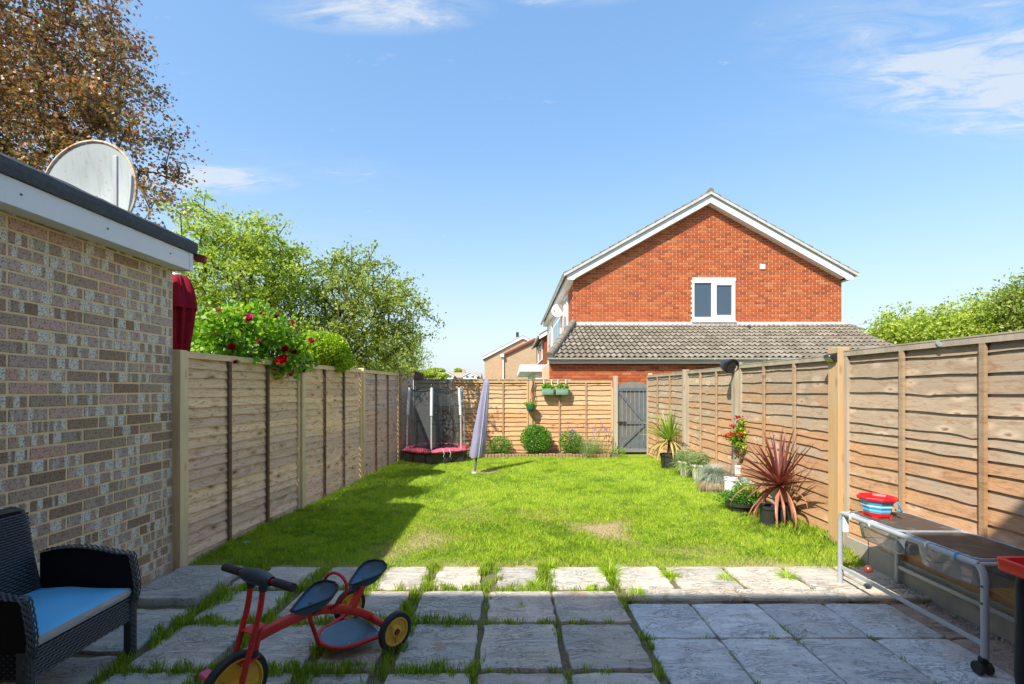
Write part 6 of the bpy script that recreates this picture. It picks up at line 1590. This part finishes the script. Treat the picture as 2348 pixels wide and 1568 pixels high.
# ------------------------------------------------------------------ tandem tricycle
TK = thing('tricycle', (-1.0, 2.45, 0), 'red metal tandem tricycle with blue seats and yellow wheels', 'tricycle')
hdir = Vector((.883, -.469, 0)); fwd = Vector((-.469, -.883, 0)); adir = Vector((.77, -.635, 0)).normalized()
def wheel(c, ax, r, w=.030, nm='wheel'):
    c = Vector(c); ax = Vector(ax)
    tr = MB(); tr.lathe(c, [(r - .030, -w * .42), (r - .008, -w / 2), (r - .001, -w * .30), (r, 0), (r - .001, w * .30), (r - .008, w / 2), (r - .030, w * .42)], 40, axis=ax, cap=False)
    wo = tr.build(nm, 'rubber', TK, smooth=True)
    rm = MB()
    for s in (-1, 1):
        rm.lathe(c, [(r - .029, s * w * .44), (r - .036, s * w * .46), (r - .042, s * w * .22), (.036, s * w * .18), (.030, s * w * .5), (.018, s * w * .62), (.018, s * w * .3)], 36, axis=ax, cap=False)
    u = ax.orthogonal().normalized(); v = ax.cross(u)
    for k in range(5):
        a = 6.2832 * k / 5 + .3; d = u * math.cos(a) + v * math.sin(a); t_ = ax.cross(d)
        for s in (-1, 1): rm.bar(c + d * .034 + ax * (s * w * .26), c + d * (r - .042) + ax * (s * w * .26), .008, w * .22, up=ax)
    rm.build('rim', 'yellow_plastic', wo, smooth=True)
    hb = MB(); hb.tube([c - ax * w * .75, c + ax * w * .75], .012, 10); hb.build('hub', 'maroon_tile', wo, smooth=True)
    return wo
FWc = Vector((-1.215, 2.055, .152)); wheel(FWc, hdir, .152, .036)
RWn, RWf = Vector((-.655, 2.63, .104)), Vector((-1.015, 2.935, .104))
wheel(RWn, adir, .106, .032); wheel(RWf, adir, .106, .032)
def tube(path, r, mat='red_paint', nm='tube', parent=TK, n=12): mb = MB(); mb.tube(path, r, n); return mb.build(nm, mat, parent, smooth=True)
def smoothp(pts, k=5):
    pts = [Vector(p) for p in pts]; out = []
    for i in range(len(pts) - 1):
        p0, p1, p2, p3 = pts[max(i - 1, 0)], pts[i], pts[i + 1], pts[min(i + 2, len(pts) - 1)]
        for j in range(k):
            t_ = j / k; out.append(.5 * ((2 * p1) + (-p0 + p2) * t_ + (2 * p0 - 5 * p1 + 4 * p2 - p3) * t_ ** 2 + (-p0 + 3 * p1 - 3 * p2 + p3) * t_ ** 3))
    out.append(pts[-1]); return out
fr = [(-1.178, 2.030, .152), (-1.155, 2.045, .27), (-1.137, 2.065, .375), (-1.122, 2.085, .47), (-1.115, 2.095, .55), (-1.113, 2.10, .60)]
fl = [tuple(Vector(p) - hdir * .088) for p in fr]
tube(smoothp(fr), .0125, nm='fork_tube'); tube(smoothp(fl), .0125, nm='fork_tube')
hc = (Vector(fr[-1]) + Vector(fl[-1])) / 2 + Vector((0, 0, .012))
tube([hc - hdir * .20, hc + hdir * .20], .012, nm='handlebar')
for s in (-1, 1):
    tube([hc + hdir * (s * .125), hc + hdir * (s * .245)], .0185, 'rubber', 'grip', n=16)
mb = MB(); u = fwd; 
for k, (t_, a_, b_) in enumerate(()): pass
vs = []; fs = []; secs = [(-.105, .022, .022), (-.07, .032, .030), (-.02, .036, .034), (.03, .036, .032), (.07, .030, .028), (.105, .020, .020)]
for t_, a_, b_ in secs:
    for k in range(14):
        an = 6.2832 * k / 14; vs.append(hc + hdir * t_ + fwd * (a_ * math.cos(an)) + Vector((0, 0, b_ * math.sin(an) * (1.0 if math.sin(an) > 0 else 1.0))))
for i in range(len(secs) - 1):
    for k in range(14): k2 = (k + 1) % 14; fs.append((i * 14 + k, i * 14 + k2, (i + 1) * 14 + k2, (i + 1) * 14 + k))
mb.add(vs, fs)
for s in (-1, 1): mb.tube([hc + hdir * (s * .044) + Vector((0, 0, 0)), hc + hdir * (s * .044) + Vector((0, 0, -.055))], [.024, .018], 12)
mb.build('handlebar_cover', 'cover_navy', TK, smooth=True)
# steering plates and head tube
for z_, yy in ((.385, 2.085), (.255, 2.055)):
    base = (Vector(fr[2]) + Vector(fl[2])) / 2 if z_ > .3 else (Vector(fr[1]) + Vector(fl[1])) / 2
    base.z = z_; bk_ = -fwd
    mb = MB(); a1 = base + hdir * .044 + fwd * .012; a2 = base - hdir * .044 + fwd * .012; a3 = base - hdir * .022 + bk_ * .075; a4 = base + hdir * .022 + bk_ * .075
    pl_ = [a1, a2, a3, a4]; mb.add([p + Vector((0, 0, .003)) for p in pl_] + [p - Vector((0, 0, .003)) for p in pl_], [(0, 1, 2, 3), (7, 6, 5, 4), (0, 4, 5, 1), (1, 5, 6, 2), (2, 6, 7, 3), (3, 7, 4, 0)]); mb.build('steering_plate', 'red_paint', TK)
bA = (Vector(fr[2]) + Vector(fl[2])) / 2 - fwd * .052; bB = (Vector(fr[1]) + Vector(fl[1])) / 2 - fwd * .052; bA.z = .384; bB.z = .258
tube([bB, bA], .021, nm='head_tube'); tube([bB + Vector((0, 0, .002)), bB + Vector((0, 0, .03))], .026, 'rubber', 'bearing')
mb = MB(); mb.lathe(bA, [(.010, .0), (.010, .012)], 6); mb.build('bolt', 'steel', TK)
# main beam (rounded rectangular tube)
BP = smoothp([bA.lerp(bB, .35) - fwd * .01, (-1.07, 2.277, .345), (-.995, 2.431, .318), (-.920, 2.587, .245), (-.868, 2.695, .175), (-.835, 2.783, .108)], 6)
mb = MB(); vs = []; fs = []; n = len(BP)
for i, p in enumerate(BP):
    t_ = (BP[min(i + 1, n - 1)] - BP[max(i - 1, 0)]).normalized(); sd = t_.cross(Vector((0, 0, 1))).normalized(); upv = sd.cross(t_)
    w_, h_ = .017, .024
    for k in range(16):
        an = 6.2832 * k / 16; ca_, sa_ = math.cos(an), math.sin(an); ex = .45
        vs.append(p + sd * (math.copysign(abs(ca_) ** ex, ca_) * w_) + upv * (math.copysign(abs(sa_) ** ex, sa_) * h_))
for i in range(n - 1):
    for k in range(16): k2 = (k + 1) % 16; fs.append((i * 16 + k, i * 16 + k2, (i + 1) * 16 + k2, (i + 1) * 16 + k))
fs += [tuple(range(16))[::-1], tuple((n - 1) * 16 + k for k in range(16))]
mb.add(vs, fs); mb.build('frame_beam', 'red_paint', TK, smooth=True)
tube([RWn - adir * .02, RWf + adir * .02], .021, nm='axle_tube')
# seats
def saddle(c, L=.235, Wd=.175, nm='seat'):
    bdir = Vector((.433, .901, 0)); sd = Vector((.901, -.433, 0)); c = Vector(c); NU, NV = 14, 13; vs = []; fs = []
    def wd(u): return Wd / 2 * (.16 + .84 * min(1, max(0, (u - .02) / .62)) ** .9) * (1 if u < .8 else math.sqrt(max(0, 1 - ((u - .8) / .215) ** 2)))
    for lay in (0, 1):
        for i in range(NU + 1):
            u = i / NU
            for j in range(NV + 1):
                v = -1 + 2 * j / NV; r_ = max(abs(v) ** 3, max(0, (u - .62) / .38) ** 3); w_ = wd(u)
                zz = .010 * r_ + .045 * max(0, u - .55) ** 1.5 * 2.2 + .028 * r_ * u - (.006 if lay == 0 else 0)
                if lay: zz -= .010 + .032 * (1 - abs(v) ** 2) * min(1, u * 3 + .2)
                vs.append(c + bdir * (L * (u - .5) + (0 if lay == 0 else 0)) + sd * (v * w_ * (1.0 if lay == 0 else .93)) + Vector((0, 0, zz)))
    m = NV + 1; off = (NU + 1) * m
    for i in range(NU):
        for j in range(NV):
            a = i * m + j; fs.append((a, a + m, a + m + 1, a + 1)); b_ = off + a; fs.append((b_, b_ + 1, b_ + m + 1, b_ + m))
    for i in range(NU):
        a = i * m; fs.append((a, off + a, off + a + m, a + m)); a = i * m + NV; fs.append((a, a + m, off + a + m, off + a))
    for j in range(NV): fs.append((j, j + 1, off + j + 1, off + j)); a = NU * m + j; fs.append((a, off + a, off + a + 1, a + 1))
    mb = MB(); mb.add(vs, fs); o = mb.build(nm, 'blue_seat', TK, smooth=True)
    ed = [c + bdir * (L * (i / NU - .5)) + sd * wd(i / NU) + Vector((0, 0, .010 + .045 * max(0, i / NU - .55) ** 1.5 * 2.2 + .028 * i / NU)) for i in range(NU + 1)]
    ed2 = [c + bdir * (L * (i / NU - .5)) - sd * wd(i / NU) + Vector((0, 0, .010 + .045 * max(0, i / NU - .55) ** 1.5 * 2.2 + .028 * i / NU)) for i in range(NU, -1, -1)]
    mb = MB(); mb.tube(ed + ed2, .006, 6, closed=True); mb.build('seat_rim', 'rubber', o, smooth=True)
    mb = MB(); mb.tube([c + bdir * -.015 + sd * (.010 * math.cos(a)) + Vector((0, .0, 0)) + bdir * (.010 * math.sin(a)) + Vector((0, 0, .001)) for a in [rad(20 * k) for k in range(-1, 10)]], .0022, 5); mb.build('bolt_recess', 'rubber', o)
saddle((-1.015, 2.385, .372)); saddle((-.858, 2.742, .352))
mb = MB(); mb.bar((-1.01, 2.40, .32), (-1.01, 2.40, .365), .035, .06, up=(.43, .9, 0)); mb.build('seat_mount', 'rubber', TK)
mb = MB(); mb.bar((-.905, 2.615, .215), (-.862, 2.70, .335), .034, .040, up=(.43, .9, 0)); mb.build('seat_post', 'red_paint', TK, bevel=.004)
hp = smoothp([P(753, 1399, 2.475), P(778, 1380, 2.475), P(793, 1359, 2.475), P(793, 1336, 2.48), P(781, 1319, 2.49), P(765, 1313, 2.50), P(750, 1320, 2.515), P(741, 1338, 2.53), P(738, 1360, 2.54), P(738, 1378, 2.54)], 4)
tube(hp, .0085, nm='passenger_handle')
# rear platform
pf = [G(px, py, .07) for px, py in ((872, 1452), (840, 1469), (803, 1482), (768, 1486), (741, 1478), (729, 1461), (738, 1443), (762, 1430), (792, 1420), (822, 1416), (856, 1436))]
mb = MB(); mb.slabpoly([p[:2] for p in pf], .062, .072, .001); mb.build('platform', 'blue_plate', TK)
rim = smoothp([RWn - adir * .03 + Vector((0, 0, -.015))] + [p + Vector((0, 0, 0)) for p in pf[1:8]] + [RWf + adir * .03 + Vector((0, 0, -.015))], 4)
tube(rim, .0115, nm='platform_rail')
q = G(732, 1480, .075); tube(smoothp([(-1.035, 2.385, .315), P(718, 1440, 2.44), q]), .011, nm='strut')
for px, py in ((788, 1425), (738, 1452), (862, 1452), (800, 1474)):
    q = G(px, py, .072); mb = MB(); mb.lathe(q, [(.006, 0), (.004, .003)], 8); mb.build('rivet', 'steel', TK)
pd = FWc - hdir * .13 + Vector((0, 0, .035)) + fwd * .04
mb = MB(); mb.box(pd + Vector((0, 0, .0)), (.075, .045, .022), (0, .15, math.atan2(hdir.y, hdir.x)), ch=.004); mb.build('pedal', 'pad_pink', TK)
tube([FWc - hdir * .02, FWc - hdir * .06, FWc - hdir * .065 + Vector((0, 0, .035)) + fwd * .04, pd], .006, 'steel', 'crank')
pd = FWc + hdir * .13 - Vector((0, 0, .035)) - fwd * .04
mb = MB(); mb.box(pd, (.075, .045, .022), (0, .15, math.atan2(hdir.y, hdir.x)), ch=.004); mb.build('pedal', 'red_paint', TK)
tube([FWc + hdir * .02, FWc + hdir * .06, FWc + hdir * .065 - Vector((0, 0, .035)) - fwd * .04, pd], .006, 'steel', 'crank')

# bits on the lawn
rf = random.Random(12); mb = MB()
for i in range(60):
    x, y = rf.uniform(-2.4, 2.8), rf.uniform(3.95, 9.8); s_ = rf.uniform(.012, .028)
    if x < left_x(y) + .1: continue
    a = rf.uniform(0, 6.28); mb.box((x, y, float(lawn_h(np.array(x), np.array(y))) + .028), (s_, s_ * .6, .001), (rf.uniform(-.6, .6), rf.uniform(-.6, .6), a))
tag(mb.build('fallen_leaves', 'petal_faded'), 'small brown fallen leaves scattered over the lawn', 'leaves', kind='stuff')
rng = np.random.default_rng(14); cx_, cy_ = rng.uniform(-2.3, 2.8, 26), rng.uniform(4.0, 8.5, 26); xs_, ys_ = [], []
for a_, b_ in zip(cx_, cy_): n_ = rng.integers(20, 90); xs_.append(rng.normal(a_, .09, n_)); ys_.append(rng.normal(b_, .09, n_))
x_ = np.concatenate(xs_); y_ = np.concatenate(ys_); ok = (x_ > left_x(y_) + .05) & (x_ < 2.9) & (y_ > 3.9); x_, y_ = x_[ok], y_[ok]
pts = np.stack([x_, y_, lawn_h(x_, y_) + rng.uniform(.008, .03, len(x_))], 1); o = leaf_mesh('clover', pts, .018, 'leaf_box', 15, aspect=.9, up=1.5); tag(o, 'small patches of clover and broad leaved weeds in the lawn', 'clover', kind='stuff')

q = G(565, 1248); mb = MB(); mb.box((q.x, q.y, .02), (.05, .035, .003), (.2, .15, .6)); mb.build('w', 'light_blue')
o = bpy.data.objects[-1] if False else [o for o in COL.objects if o.name == 'w'][0]; o.name = 'sweet_wrapper'; tag(o, 'small crumpled blue and white sweet wrapper in the shaded grass', 'litter')
for i, (px, py, lb) in enumerate(((638, 1192, 'dry white grass stem lying in the shaded lawn'),)):
    q = G(px, py); mb = MB(); mb.tube([(q.x - .05, q.y - .03, .03), (q.x, q.y, .05), (q.x + .06, q.y + .05, .045)], .0025, 4); o = mb.build('dry_stem', 'straw'); tag(o, lb, 'dry stem')
